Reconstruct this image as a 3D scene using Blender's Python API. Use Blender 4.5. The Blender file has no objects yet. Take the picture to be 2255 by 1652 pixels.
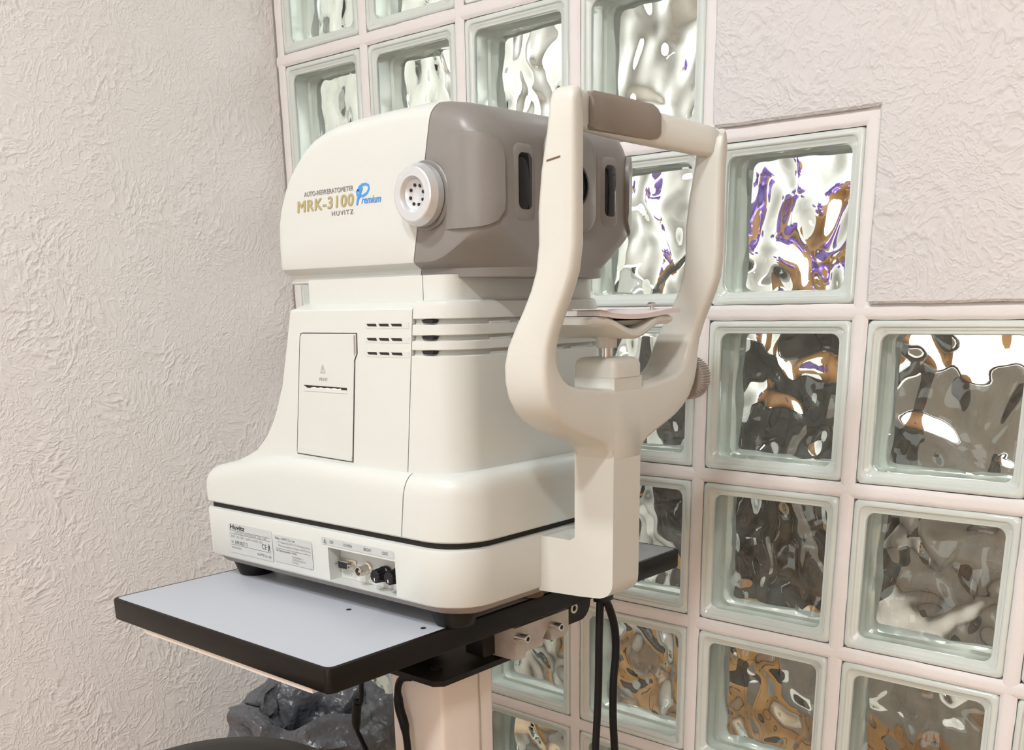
import bpy, bmesh, math, random
from mathutils import Vector, Matrix, noise

random.seed(7)
SC = bpy.context.scene
COL = SC.collection

# ------------------------------------------------------------------ camera
FW, FH = 2255.0, 1652.0
FPX, CX, CY = 2237.81, 1127.0, 1315.76          # focal length and optical centre in photo pixels (cropped photo)
CAM = Vector((1.5128, -1.1663, 1.0498))
YAW, PITCH, ROLL = -0.7198, 0.2805, -0.0181
fwd = Vector((math.sin(YAW) * math.cos(PITCH), math.cos(YAW) * math.cos(PITCH), -math.sin(PITCH)))
r0 = fwd.cross(Vector((0, 0, 1))).normalized()
u0 = r0.cross(fwd)
RGT = r0 * math.cos(ROLL) + u0 * math.sin(ROLL)
UPV = -r0 * math.sin(ROLL) + u0 * math.cos(ROLL)
cam_data = bpy.data.cameras.new('camera')
cam = bpy.data.objects.new('camera', cam_data)
COL.objects.link(cam)
cam.matrix_world = Matrix(((RGT.x, UPV.x, -fwd.x, CAM.x), (RGT.y, UPV.y, -fwd.y, CAM.y), (RGT.z, UPV.z, -fwd.z, CAM.z), (0, 0, 0, 1)))
cam_data.sensor_fit = 'HORIZONTAL'
cam_data.sensor_width = 36.0
cam_data.lens = FPX / FW * 36.0
cam_data.shift_x = (FW / 2 - CX) / FW
cam_data.shift_y = (CY - FH / 2) / FW
cam_data.clip_start = 0.02
SC.camera = cam

# ------------------------------------------------------------------ world, exposure
world = bpy.data.worlds.new('world')
SC.world = world
world.use_nodes = True
world.node_tree.nodes['Background'].inputs[0].default_value = (0.9, 0.95, 1.0, 1)
world.node_tree.nodes['Background'].inputs[1].default_value = 0.35
SC.view_settings.view_transform = 'Standard'
SC.view_settings.look = 'None'
SC.view_settings.gamma = 1.0
SC.view_settings.use_curve_mapping = False
SC.view_settings.exposure = 0.09
SC.cycles.use_denoising = True
SC.cycles.max_bounces = 8
SC.cycles.diffuse_bounces = 3
SC.cycles.glossy_bounces = 3
SC.cycles.transmission_bounces = 6
SC.cycles.transparent_max_bounces = 8
SC.cycles.use_adaptive_sampling = True
SC.cycles.adaptive_threshold = 0.06
SC.cycles.adaptive_min_samples = 16
SC.cycles.caustics_reflective = False
SC.cycles.sample_clamp_indirect = 6.0

KEY_POS, KEY_SIZE, KEY_POWER = (1.80, -2.15, 2.56), (0.22, 0.22), 36.0
FILL_POS, FILL_SIZE, FILL_POWER = (0.80, -1.75, 2.56), (0.22, 0.22), 26.0
BACK_POS, BACK_SIZE, BACK_POWER = (0.9, 1.6, 2.5), (0.9, 0.9), 130.0
FILL_WIN = (0.9, 3.1, 0.75, 2.15); FILL_WIN_POWER = 17.0     # unseen window added as fill, in the wall behind the camera: x0, x1, z0, z1

# ------------------------------------------------------------------ pixel -> place
def ray(px, py):
    return RGT * ((px - CX) / FPX) + UPV * (-(py - CY) / FPX) + fwd
def PY(px, py, Y):
    d = ray(px, py); return CAM + d * ((Y - CAM.y) / d.y)
def PX(px, py, X):
    d = ray(px, py); return CAM + d * ((X - CAM.x) / d.x)
def PZ(px, py, Z):
    d = ray(px, py); return CAM + d * ((Z - CAM.z) / d.z)

# ------------------------------------------------------------------ materials
def srgb(r, g, b):
    f = lambda c: c / 12.92 if c <= 0.04045 else ((c + 0.055) / 1.055) ** 2.4
    return (f(r / 255), f(g / 255), f(b / 255), 1)
def mat(name, col, rough=0.5, metal=0.0, spec=0.5, coat=0.0, bump=None, var=None, emit=None):
    m = bpy.data.materials.new(name); m.use_nodes = True
    nt = m.node_tree; p = nt.nodes['Principled BSDF']
    p.inputs['Base Color'].default_value = col
    p.inputs['Roughness'].default_value = rough
    p.inputs['Metallic'].default_value = metal
    p.inputs['Specular IOR Level'].default_value = spec
    p.inputs['Coat Weight'].default_value = coat
    tc = nt.nodes.new('ShaderNodeTexCoord')
    if var:                                   # (scale, amount): slow colour variation
        n = nt.nodes.new('ShaderNodeTexNoise'); n.inputs['Scale'].default_value = var[0]; n.inputs['Detail'].default_value = 4
        mx = nt.nodes.new('ShaderNodeMix'); mx.data_type = 'RGBA'
        mx.inputs['A'].default_value = [c * (1 - var[1]) for c in col[:3]] + [1]
        mx.inputs['B'].default_value = [min(1, c * (1 + var[1])) for c in col[:3]] + [1]
        nt.links.new(tc.outputs['Object'], n.inputs['Vector'])
        nt.links.new(n.outputs['Fac'], mx.inputs['Factor'])
        nt.links.new(mx.outputs['Result'], p.inputs['Base Color'])
    if bump:                                  # (scale, strength, distance)
        n = nt.nodes.new('ShaderNodeTexNoise'); n.inputs['Scale'].default_value = bump[0]; n.inputs['Detail'].default_value = 3
        b = nt.nodes.new('ShaderNodeBump'); b.inputs['Strength'].default_value = bump[1]; b.inputs['Distance'].default_value = bump[2]
        nt.links.new(tc.outputs['Object'], n.inputs['Vector'])
        nt.links.new(n.outputs['Fac'], b.inputs['Height'])
        nt.links.new(b.outputs['Normal'], p.inputs['Normal'])
    if emit:
        p.inputs['Emission Color'].default_value = emit[0]
        p.inputs['Emission Strength'].default_value = emit[1]
    return m

def stucco(name, col, s=1.0, strength=0.55):
    """embossed plaster: crinkled ridges of about a centimetre over fine grain"""
    m = mat(name, col, 0.6, spec=0.35)
    nt = m.node_tree; N = nt.nodes; L = nt.links; p = N['Principled BSDF']
    tc = N.new('ShaderNodeTexCoord')
    mp = N.new('ShaderNodeMapping'); L.new(tc.outputs['Object'], mp.inputs['Vector'])
    warp = N.new('ShaderNodeTexNoise'); warp.inputs['Scale'].default_value = 9 * s; warp.inputs['Detail'].default_value = 0
    L.new(mp.outputs['Vector'], warp.inputs['Vector'])
    vm = N.new('ShaderNodeVectorMath'); vm.operation = 'MULTIPLY_ADD'
    L.new(warp.outputs['Color'], vm.inputs[0]); vm.inputs[1].default_value = (0.04, 0.04, 0.04); L.new(mp.outputs['Vector'], vm.inputs[2])
    def ridge(scale, det):
        n = N.new('ShaderNodeTexNoise'); n.inputs['Scale'].default_value = scale; n.inputs['Detail'].default_value = det
        n.inputs['Roughness'].default_value = 0.55
        L.new(vm.outputs[0], n.inputs['Vector'])
        a = N.new('ShaderNodeMath'); a.operation = 'SUBTRACT'; L.new(n.outputs['Fac'], a.inputs[0]); a.inputs[1].default_value = 0.5
        b = N.new('ShaderNodeMath'); b.operation = 'ABSOLUTE'; L.new(a.outputs[0], b.inputs[0])
        r = N.new('ShaderNodeMapRange'); r.interpolation_type = 'SMOOTHSTEP'
        r.inputs[1].default_value = 0.0; r.inputs[2].default_value = 0.10; r.inputs[3].default_value = 1.0; r.inputs[4].default_value = 0.0
        L.new(b.outputs[0], r.inputs[0])
        return r.outputs[0], n.outputs['Fac']
    r1, n1 = ridge(20 * s, 2)
    r2, n2 = ridge(46 * s, 2)
    mask = N.new('ShaderNodeTexNoise'); mask.inputs['Scale'].default_value = 5 * s; mask.inputs['Detail'].default_value = 0; L.new(mp.outputs['Vector'], mask.inputs['Vector'])
    mk = N.new('ShaderNodeMapRange'); mk.inputs[1].default_value = 0.42; mk.inputs[2].default_value = 0.6; L.new(mask.outputs['Fac'], mk.inputs[0])
    m1 = N.new('ShaderNodeMath'); m1.operation = 'MULTIPLY'; L.new(r1, m1.inputs[0]); L.new(mk.outputs[0], m1.inputs[1])
    m2 = N.new('ShaderNodeMath'); m2.operation = 'MULTIPLY_ADD'; L.new(r2, m2.inputs[0]); m2.inputs[1].default_value = 0.55; L.new(m1.outputs[0], m2.inputs[2])
    m3 = N.new('ShaderNodeMath'); m3.operation = 'MULTIPLY_ADD'; L.new(n2, m3.inputs[0]); m3.inputs[1].default_value = 0.8; L.new(m2.outputs[0], m3.inputs[2])
    bp = N.new('ShaderNodeBump'); bp.inputs['Strength'].default_value = strength; bp.inputs['Distance'].default_value = 0.0035
    L.new(m3.outputs[0], bp.inputs['Height']); L.new(bp.outputs['Normal'], p.inputs['Normal'])
    return m

M = {}
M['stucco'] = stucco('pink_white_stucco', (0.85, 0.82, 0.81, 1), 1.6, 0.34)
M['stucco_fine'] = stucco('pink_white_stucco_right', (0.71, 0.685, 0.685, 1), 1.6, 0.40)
M['mortar'] = mat('pale_mortar', (0.83, 0.79, 0.78, 1), 0.75, bump=(260, 0.35, 0.001), var=(14, 0.05))
M['cream'] = mat('cream_plastic', (0.64, 0.655, 0.62, 1), 0.38, spec=0.45, bump=(900, 0.05, 0.0004))
M['cream_rest'] = mat('cream_plastic_rest', (0.645, 0.635, 0.58, 1), 0.34, spec=0.45)
M['door'] = mat('door_plastic', (0.63, 0.64, 0.61, 1), 0.42, spec=0.4)
M['taupe'] = mat('taupe_plastic', (0.235, 0.22, 0.205, 1), 0.36, spec=0.45)
M['knobgrey'] = mat('grey_ribbed_plastic', (0.36, 0.31, 0.28, 1), 0.4)
M['silver'] = mat('silver_metal', (0.66, 0.68, 0.70, 1), 0.34, metal=0.55)
M['dish'] = mat('silver_dish', (0.78, 0.77, 0.77, 1), 0.28, metal=0.8)
M['dark'] = mat('dark_gap', (0.012, 0.011, 0.010, 1), 0.7)
M['black'] = mat('black_plastic', (0.010, 0.009, 0.009, 1), 0.32, spec=0.35)
M['rubber'] = mat('black_rubber', (0.008, 0.008, 0.008, 1), 0.42, spec=0.3)
M['cable'] = mat('black_cable', (0.005, 0.005, 0.006, 1), 0.45, spec=0.25)
M['window'] = mat('dark_window', (0.005, 0.004, 0.004, 1), 0.06, spec=0.3)
M['bottom'] = mat('grey_underside', (0.30, 0.27, 0.245, 1), 0.5)
M['laminate'] = mat('grey_laminate', (0.43, 0.455, 0.50, 1), 0.36, spec=0.4, var=(3, 0.02))
M['edge'] = mat('black_edge_band', (0.007, 0.005, 0.004, 1), 0.38, spec=0.22)
M['steel_black'] = mat('black_steel', (0.010, 0.008, 0.006, 1), 0.4, spec=0.3, bump=(300, 0.1, 0.0005))
M['column'] = mat('beige_column_paint', (0.86, 0.77, 0.70, 1), 0.42)
M['castmetal'] = mat('cast_metal', (0.52, 0.46, 0.41, 1), 0.5, metal=0.5, bump=(220, 0.5, 0.0008), var=(60, 0.25))
M['screw'] = mat('screw_metal', (0.62, 0.60, 0.58, 1), 0.28, metal=0.95)
M['nickel'] = mat('nickel_connector', (0.66, 0.61, 0.54, 1), 0.3, metal=0.85)
M['navy'] = mat('navy_plastic', (0.02, 0.022, 0.035, 1), 0.4)
M['pad'] = mat('taupe_silicone', (0.265, 0.225, 0.185, 1), 0.5, bump=(420, 0.08, 0.0006))
M['brass'] = mat('brown_knurled', (0.14, 0.075, 0.035, 1), 0.45)
M['paper'] = mat('pink_paper', (0.74, 0.665, 0.655, 1), 0.7)
M['paperwhite'] = mat('white_paper', (0.86, 0.82, 0.80, 1), 0.7)
M['label'] = mat('silver_sticker', (0.53, 0.55, 0.54, 1), 0.42, var=(30, 0.03))
M['ink'] = mat('dark_ink', (0.035, 0.035, 0.04, 1), 0.6)
M['inkgrey'] = mat('grey_ink', (0.27, 0.26, 0.25, 1), 0.6)
M['gold'] = mat('olive_gold_print', (0.42, 0.36, 0.17, 1), 0.45)
M['blue'] = mat('blue_print', (0.055, 0.30, 0.76, 1), 0.45)
M['white'] = mat('white_mark', (0.85, 0.85, 0.85, 1), 0.5)
M['wood_floor'] = mat('warm_wood_floor', (0.58, 0.41, 0.27, 1), 0.45, var=(5, 0.15))
M['ceiling'] = mat('white_ceiling', (0.70, 0.67, 0.63, 1), 0.8)
M['warmwall'] = mat('warm_wall', (0.70, 0.48, 0.30, 1), 0.8)
M['lampframe'] = mat('lamp_frame', (0.8, 0.8, 0.8, 1), 0.4)
M['lampglow'] = mat('lamp_diffuser', (0.9, 0.9, 0.9, 1), 0.6, emit=((1, 0.97, 0.93, 1), 5.0))
M['fill_daylight'] = mat('fill_pane_glow', (0.8, 0.8, 0.8, 1), 0.4, emit=((0.95, 0.98, 1, 1), 0.5))  # glowing sheet of the added fill window
M['bag'] = mat('grey_bag_film', (0.10, 0.105, 0.118, 1), 0.30, spec=0.6, bump=(30, 0.9, 0.014))
M['bin'] = mat('dark_bin', (0.05, 0.05, 0.055, 1), 0.4)
M['stool'] = mat('black_vinyl', (0.018, 0.016, 0.014, 1), 0.5, spec=0.35, bump=(700, 0.1, 0.0004))
M['roomwhite'] = mat('far_white_wall', (0.86, 0.86, 0.85, 1), 0.8)
M['roombeige'] = mat('far_beige_wall', (0.52, 0.50, 0.455, 1), 0.8)
M['darkwood'] = mat('dark_brown_wood', (0.040, 0.026, 0.020, 1), 0.35, var=(9, 0.3))
M['greydark'] = mat('charcoal_fabric', (0.09, 0.09, 0.10, 1), 0.7)
M['taupefab'] = mat('taupe_fabric', (0.24, 0.20, 0.17, 1), 0.7)
M['orange'] = mat('orange_wood', (0.50, 0.25, 0.09, 1), 0.5, var=(12, 0.25))
M['tanorange'] = mat('tan_orange_board', (0.66, 0.36, 0.13, 1), 0.5, var=(20, 0.1))
M['purple'] = mat('purple_petals', (0.25, 0.14, 0.56, 1), 0.6)
M['leaf'] = mat('olive_stem', (0.12, 0.14, 0.05, 1), 0.6)

def glass_rim_mat():
    m = mat('pale_green_glass_rim', (0.86, 0.93, 0.89, 1), 0.05, spec=0.8, coat=0.5, var=(18, 0.06))
    p = m.node_tree.nodes['Principled BSDF']; p.inputs['Coat Roughness'].default_value = 0.03
    p.inputs['Transmission Weight'].default_value = 0.22; p.inputs['IOR'].default_value = 1.5
    return m
M['rim'] = glass_rim_mat()
def rim_inner_mat():
    m = mat('grey_green_block_side', (0.82, 0.84, 0.77, 1), 0.14, spec=0.7, var=(24, 0.06))
    return m
M['rimside'] = rim_inner_mat()
def pane_mat():
    """thin clear front pane: see-through with a fresnel gloss and a gentle ripple"""
    m = bpy.data.materials.new('clear_front_pane'); m.use_nodes = True
    nt = m.node_tree; N = nt.nodes; L = nt.links
    N.remove(N['Principled BSDF'])
    out = N['Material Output']
    tr = N.new('ShaderNodeBsdfTransparent'); tr.inputs[0].default_value = (0.955, 0.985, 0.96, 1)
    gl = N.new('ShaderNodeBsdfGlossy'); gl.inputs['Roughness'].default_value = 0.03
    fr = N.new('ShaderNodeFresnel'); fr.inputs['IOR'].default_value = 1.5
    mx = N.new('ShaderNodeMixShader')
    L.new(fr.outputs[0], mx.inputs[0]); L.new(tr.outputs[0], mx.inputs[1]); L.new(gl.outputs[0], mx.inputs[2])
    L.new(mx.outputs[0], out.inputs['Surface'])
    return m
M['pane'] = pane_mat()
def wave_glass_mat():
    m = mat('wavy_clear_glass', (0.97, 1.0, 0.985, 1), 0.0)
    p = m.node_tree.nodes['Principled BSDF']
    p.inputs['Transmission Weight'].default_value = 1.0
    p.inputs['IOR'].default_value = 1.5
    return m
M['wavy'] = wave_glass_mat()

# ------------------------------------------------------------------ mesh helpers
def finish(name, bm, m, parent=None, ang=35, smooth=True, mats=None):
    bmesh.ops.recalc_face_normals(bm, faces=bm.faces[:])
    me = bpy.data.meshes.new(name)
    bm.to_mesh(me); bm.free()
    for x in (mats or [m]):
        me.materials.append(M[x] if isinstance(x, str) else x)
    if smooth:
        me.polygons.foreach_set('use_smooth', [True] * len(me.polygons))
        me.set_sharp_from_angle(angle=math.radians(ang))
    o = bpy.data.objects.new(name, me)
    COL.objects.link(o)
    if parent is not None:
        o.parent = parent
        o.matrix_parent_inverse = parent.matrix_world.inverted() if False else Matrix.Translation(-Vector(parent.get('_o', (0, 0, 0))))
    return o
def thing(name, label, cat, loc=(0, 0, 0), group=None):
    o = bpy.data.objects.new(name, None); COL.objects.link(o)
    o.location = loc; o['_o'] = tuple(loc); o.empty_display_size = 0.05
    o['label'] = label; o['category'] = cat
    if group: o['group'] = group
    return o
def tag(o, label, cat, group=None):
    o['label'] = label; o['category'] = cat
    if group: o['group'] = group
    return o
def structure(o):
    o['kind'] = 'structure'; return o

def add_box(bm, x0, x1, y0, y1, z0, z1, mi=0):
    v = [bm.verts.new((x, y, z)) for x in (x0, x1) for y in (y0, y1) for z in (z0, z1)]
    fs = []
    for q in ((0, 1, 3, 2), (4, 6, 7, 5), (0, 4, 5, 1), (2, 3, 7, 6), (0, 2, 6, 4), (1, 5, 7, 3)):
        f = bm.faces.new([v[i] for i in q]); f.material_index = mi; fs.append(f)
    return fs
def box(x0, x1, y0, y1, z0, z1, bev=0.0, seg=2):
    bm = bmesh.new(); add_box(bm, x0, x1, y0, y1, z0, z1)
    if bev:
        bmesh.ops.bevel(bm, geom=bm.edges[:], offset=bev, segments=seg, affect='EDGES', profile=0.5)
    return bm
def rrect(x0, x1, y0, y1, r, n=6):
    """counter-clockwise rounded rectangle; r = radius or (r at x0y0, x1y0, x1y1, x0y1)"""
    if not isinstance(r, (tuple, list)): r = (r,) * 4
    pts = []
    for (cx, cy, rr, a0) in ((x0 + r[0], y0 + r[0], r[0], 180), (x1 - r[1], y0 + r[1], r[1], 270), (x1 - r[2], y1 - r[2], r[2], 0), (x0 + r[3], y1 - r[3], r[3], 90)):
        for k in range(n + 1):
            a = math.radians(a0 + 90 * k / n)
            pts.append((cx + rr * math.cos(a), cy + rr * math.sin(a)))
    return pts
def loft(rings, cap0=True, cap1=True, bm=None, closed=True, mi=0):
    bm = bm or bmesh.new()
    V = [[bm.verts.new(p) for p in r] for r in rings]
    n = len(rings[0])
    for a, b in zip(V, V[1:]):
        for i in range(n if closed else n - 1):
            j = (i + 1) % n
            try:
                f = bm.faces.new((a[i], a[j], b[j], b[i])); f.material_index = mi
            except ValueError:
                pass
    if cap0: bm.faces.new(V[0][::-1]).material_index = mi
    if cap1: bm.faces.new(V[-1]).material_index = mi
    return bm
def prism_y(pts, y0, y1, bev=0.0, seg=2, bm=None):
    """outline of (x, z) pulled along y"""
    own = bm is None
    bm = loft([[(x, y0, z) for x, z in pts], [(x, y1, z) for x, z in pts]], bm=bm)
    if bev and own:
        es = [e for e in bm.edges if len(e.link_faces) == 2 and e.calc_face_angle(0) > 0.6]
        bmesh.ops.bevel(bm, geom=es, offset=bev, segments=seg, affect='EDGES', profile=0.5)
    return bm
def lathe(profile, origin, axis='z', n=32, bm=None, cap=True):
    """profile = list of (radius, height along axis)"""
    ox, oy, oz = origin
    rings = []
    for r, h in profile:
        ring = []
        for k in range(n):
            a = 2 * math.pi * k / n
            c, s = r * math.cos(a), r * math.sin(a)
            ring.append({'z': (ox + c, oy + s, oz + h), 'y': (ox + c, oy + h, oz + s), 'x': (ox + h, oy + c, oz + s)}[axis])
        rings.append(ring)
    return loft(rings, cap, cap, bm)
def tube(path, rad, n=10, bm=None, steps=6):
    P = [Vector(p) for p in path]
    if steps > 1 and len(P) > 2:                                  # catmull-rom
        Q = []
        for i in range(len(P) - 1):
            a, b, c, d = P[max(i - 1, 0)], P[i], P[i + 1], P[min(i + 2, len(P) - 1)]
            for k in range(steps):
                t = k / steps
                Q.append(0.5 * ((2 * b) + (c - a) * t + (2 * a - 5 * b + 4 * c - d) * t * t + (3 * b - a - 3 * c + d) * t ** 3))
        Q.append(P[-1]); P = Q
    rings = []
    nrm = None
    for i, p in enumerate(P):
        t = (P[min(i + 1, len(P) - 1)] - P[max(i - 1, 0)]).normalized()
        if nrm is None: nrm = t.orthogonal().normalized()
        nrm = (nrm - t * nrm.dot(t)).normalized()
        b = t.cross(nrm)
        rr = rad(i / (len(P) - 1)) if callable(rad) else rad
        rings.append([tuple(p + nrm * rr * math.cos(2 * math.pi * k / n) + b * rr * math.sin(2 * math.pi * k / n)) for k in range(n)])
    return loft(rings, bm=bm)
def bisect_keep(bm, co, no, keep_positive):
    """cut with a plane, keep one side and close the cut"""
    bmesh.ops.remove_doubles(bm, verts=bm.verts[:], dist=1e-6)
    bmesh.ops.bisect_plane(bm, geom=bm.verts[:] + bm.edges[:] + bm.faces[:], plane_co=co, plane_no=no, clear_inner=keep_positive, clear_outer=not keep_positive)
    es = [e for e in bm.edges if e.is_boundary]
    if es: bmesh.ops.holes_fill(bm, edges=es, sides=0)
    return bm
def evaluated(o):
    bpy.context.view_layer.update()
    dg = bpy.context.evaluated_depsgraph_get()
    return bpy.data.meshes.new_from_object(o.evaluated_get(dg))
def text_obj(name, body, x0, x1, z0, z1, y, material, parent, shear=0.0, bold=0.0, spacing=1.0, line=1.0, dz=0.0, fat=0.0):
    """flat lettering on a wall that faces -y, stretched to the box x0..x1, z0..z1; dz = rise from left to right"""
    cu = bpy.data.curves.new(name, 'FONT'); cu.body = body; cu.size = 1; cu.shear = shear; cu.offset = bold
    cu.space_character = spacing; cu.space_line = line; cu.fill_mode = 'FRONT'; cu.resolution_u = 4
    t = bpy.data.objects.new(name, cu); COL.objects.link(t)
    me = evaluated(t)
    bpy.data.objects.remove(t); bpy.data.curves.remove(cu)
    xs = [v.co.x for v in me.vertices]; ys = [v.co.y for v in me.vertices]
    ax, bx, ay, by = min(xs), max(xs), min(ys), max(ys)
    for v in me.vertices:
        u = (v.co.x - ax) / (bx - ax); w = (v.co.y - ay) / (by - ay)
        v.co = (x0 + (x1 - x0) * u, y, z0 + (z1 - z0) * w + dz * u)
    if fat:                                    # heavier strokes: shifted copies, each a hair apart
        bb = bmesh.new(); bb.from_mesh(me)
        src = bb.verts[:] + bb.edges[:] + bb.faces[:]
        for i, (ox, oz) in enumerate(((fat, 0), (0, fat * .6), (fat, fat * .6), (fat * .5, fat * .3))):
            d = bmesh.ops.duplicate(bb, geom=src)
            for v in d['geom']:
                if isinstance(v, bmesh.types.BMVert): v.co += Vector((ox, -.00004 * (i + 1), oz))
        bb.to_mesh(me); bb.free()
    me.materials.clear(); me.materials.append(M[material])
    o = bpy.data.objects.new(name, me); COL.objects.link(o)
    if parent is not None:
        o.parent = parent
        o.matrix_parent_inverse = Matrix.Translation(-Vector(parent.get('_o', (0, 0, 0))))
    return o
RIB = [0]
def ribbon(bm, pts, w, y):
    """flat stroke through (x, z) points; w = width or list"""
    n = len(pts); L = []; R = []
    RIB[0] += 1; y = y - .00003 * (RIB[0] % 6)            # strokes that cross lie a hair apart
    for i, (x, z) in enumerate(pts):
        a = pts[max(i - 1, 0)]; b = pts[min(i + 1, n - 1)]
        t = Vector((b[0] - a[0], b[1] - a[1])).normalized()
        ww = (w[i] if isinstance(w, list) else w) / 2
        L.append(bm.verts.new((x - t.y * ww, y, z + t.x * ww))); R.append(bm.verts.new((x + t.y * ww, y, z - t.x * ww)))
    for i in range(n - 1):
        bm.faces.new((L[i], L[i + 1], R[i + 1], R[i]))
def interp(tab, x):
    if x <= tab[0][0]: return tab[0][1]
    for (a, fa), (b, fb) in zip(tab, tab[1:]):
        if x <= b: return fa + (fb - fa) * (x - a) / (b - a)
    return tab[-1][1]
def sstep(a, b, x):
    t = max(0, min(1, (x - a) / (b - a))); return t * t * (3 - 2 * t)

# ================================================================== the setting
P = 0.205; J = 0.018; ZTOP = 1.65           # glass block pitch, joint, top of row 0
ROOM_X, ROOM_Y, ROOM_Z = 3.6, -3.8, 2.6
LWX = -0.012                                 # face of the left wall
def first_row(c):
    return -1 if c <= 3 else (c - 2)
CELLS = [(c, r) for c in range(9) for r in range(first_row(c), 8) if r <= 7]
bm = bmesh.new(); add_box(bm, LWX, ROOM_X, ROOM_Y, 0.09, -0.05, 0.0)
structure(finish('floor', bm, 'wood_floor', smooth=False))
bm = bmesh.new(); add_box(bm, LWX, ROOM_X, ROOM_Y, 0.09, ROOM_Z, ROOM_Z + 0.05)
structure(finish('ceiling', bm, 'ceiling', smooth=False))
bm = bmesh.new(); add_box(bm, LWX - 0.1, LWX, ROOM_Y, 0.0, 0, ROOM_Z)
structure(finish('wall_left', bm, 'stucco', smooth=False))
bm = bmesh.new(); add_box(bm, ROOM_X, ROOM_X + 0.1, ROOM_Y, 0.09, 0, ROOM_Z)
structure(finish('wall_right', bm, 'warmwall', smooth=False))
bm = bmesh.new(); add_box(bm, LWX, ROOM_X, ROOM_Y - 0.1, ROOM_Y, 0, ROOM_Z)
structure(finish('wall_front', bm, 'warmwall', smooth=False))

# back wall: mortar bars between the blocks, plaster around the stepped edge
bm = bmesh.new()
cellset = set(CELLS)
def mortar_bar(x0, x1, z0, z1, vertical):
    d = 0.0030                              # joint face a little behind the plaster, softly rounded
    n = 6
    ring = []
    prof = []
    for k in range(n + 1):
        t = -1 + 2 * k / n
        prof.append((t, -d * (1 - abs(t) ** 5)))
    def bar(k, e):
        t, y = prof[k]
        if vertical: return ((x0 + x1) / 2 + t * (x1 - x0) / 2, y + 0.002, e)
        return (e, y + 0.002, (z0 + z1) / 2 + t * (z1 - z0) / 2)
    ends = (z0, z1) if vertical else (x0, x1)
    m = max(2, int((ends[1] - ends[0]) / 0.02))
    rows = []
    for i in range(m + 1):
        e = ends[0] + (ends[1] - ends[0]) * i / m
        rows.append([Vector(bar(k, e)) for k in range(n + 1)])
    for row in rows:
        for v in row:
            s = noise.noise(v * 38) * 0.0011
            if vertical: v.x += s
            else: v.z += s
            v.y += noise.noise(v * 55 + Vector((3, 1, 2))) * 0.0007
    V = [[bm.verts.new(v) for v in row] for row in rows]
    for a, b in zip(V, V[1:]):
        for k in range(n):
            bm.faces.new((a[k], a[k + 1], b[k + 1], b[k]))
    add_box(bm, x0 + 0.0005 if vertical else x0, x1 - 0.0005 if vertical else x1, 0.002, 0.078, z0 if vertical else z0 + 0.0005, z1 if vertical else z1 - 0.0005)
for (c, r) in CELLS:
    xa, xb = c * P, (c + 1) * P; za, zb = ZTOP - (r + 1) * P, ZTOP - r * P
    mortar_bar(xa - J / 2, xa + J / 2, za - J / 2, zb + J / 2, True)
    mortar_bar(xa - J / 2, xb + J / 2, zb - J / 2, zb + J / 2, False)
    if (c + 1, r) not in cellset: mortar_bar(xb - J / 2, xb + J / 2, za - J / 2, zb + J / 2, True)
    if r == 7: mortar_bar(xa, xb, 0.0005, za + J / 2, False)
for f in bm.faces: f.material_index = 1
# plaster fields: one per row beyond the last block, plus everything above
def plaster(x0, x1, z0, z1, left=True, under=True):
    """slab a little proud of the joints, its free edges slightly ragged"""
    nx = max(2, int((x1 - x0) / 0.03)); nz = max(2, int((z1 - z0) / 0.03))
    yf = -0.0075
    G = []
    for i in range(nx + 1):
        col = []
        for k in range(nz + 1):
            x = x0 + (x1 - x0) * i / nx; z = z0 + (z1 - z0) * k / nz
            jx = noise.noise(Vector((x * 30, z * 30, 0))) * 0.0018
            if i == 0 and left: x += jx
            if k == 0 and under: z += jx
            col.append(bm.verts.new((x, yf, z)))
        G.append(col)
    for i in range(nx):
        for k in range(nz):
            bm.faces.new((G[i][k], G[i + 1][k], G[i + 1][k + 1], G[i][k + 1]))
    # edges back into the wall, rounded over by two strips
    for (line, dx, dz, on) in ((G[0], -0.004, 0, left), ([c[0] for c in G], 0, -0.004, under)):
        if not on: continue
        b1 = [bm.verts.new((v.co.x + dx * .7, yf + 0.0025, v.co.z + dz * .7)) for v in line]
        b2 = [bm.verts.new((v.co.x + dx, 0.06, v.co.z + dz)) for v in line]
        for i in range(len(line) - 1):
            bm.faces.new((line[i], line[i + 1], b1[i + 1], b1[i])); bm.faces.new((b1[i], b1[i + 1], b2[i + 1], b2[i]))
for r in range(-1, 8):
    cs = [c for c, rr in CELLS if rr == r]
    xa = (max(cs) + 1) * P + J / 2 + 0.002
    nxt = [c for c, rr in CELLS if rr == r + 1]
    xb = (max(nxt) + 1) * P + J / 2 + 0.002 if nxt else xa
    za = ZTOP - (r + 1) * P + J / 2 + 0.002 if r < 7 else 0.0
    zb = ZTOP - r * P + J / 2 + 0.002
    if xb > xa + .01:
        plaster(xa, xb, za, zb)
        plaster(xb, ROOM_X, za, zb, False, False)
    else:
        plaster(xa, ROOM_X, za, zb, True, False)
plaster(LWX, 4 * P + J / 2 + .002, ZTOP + P + J / 2 + .002, ROOM_Z, False, True)
plaster(4 * P + J / 2 + .002, ROOM_X, ZTOP + P + J / 2 + .002, ROOM_Z, False, False)
wall_back = structure(finish('wall_back', bm, None, mats=['stucco_fine', 'mortar'], ang=40))

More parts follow.
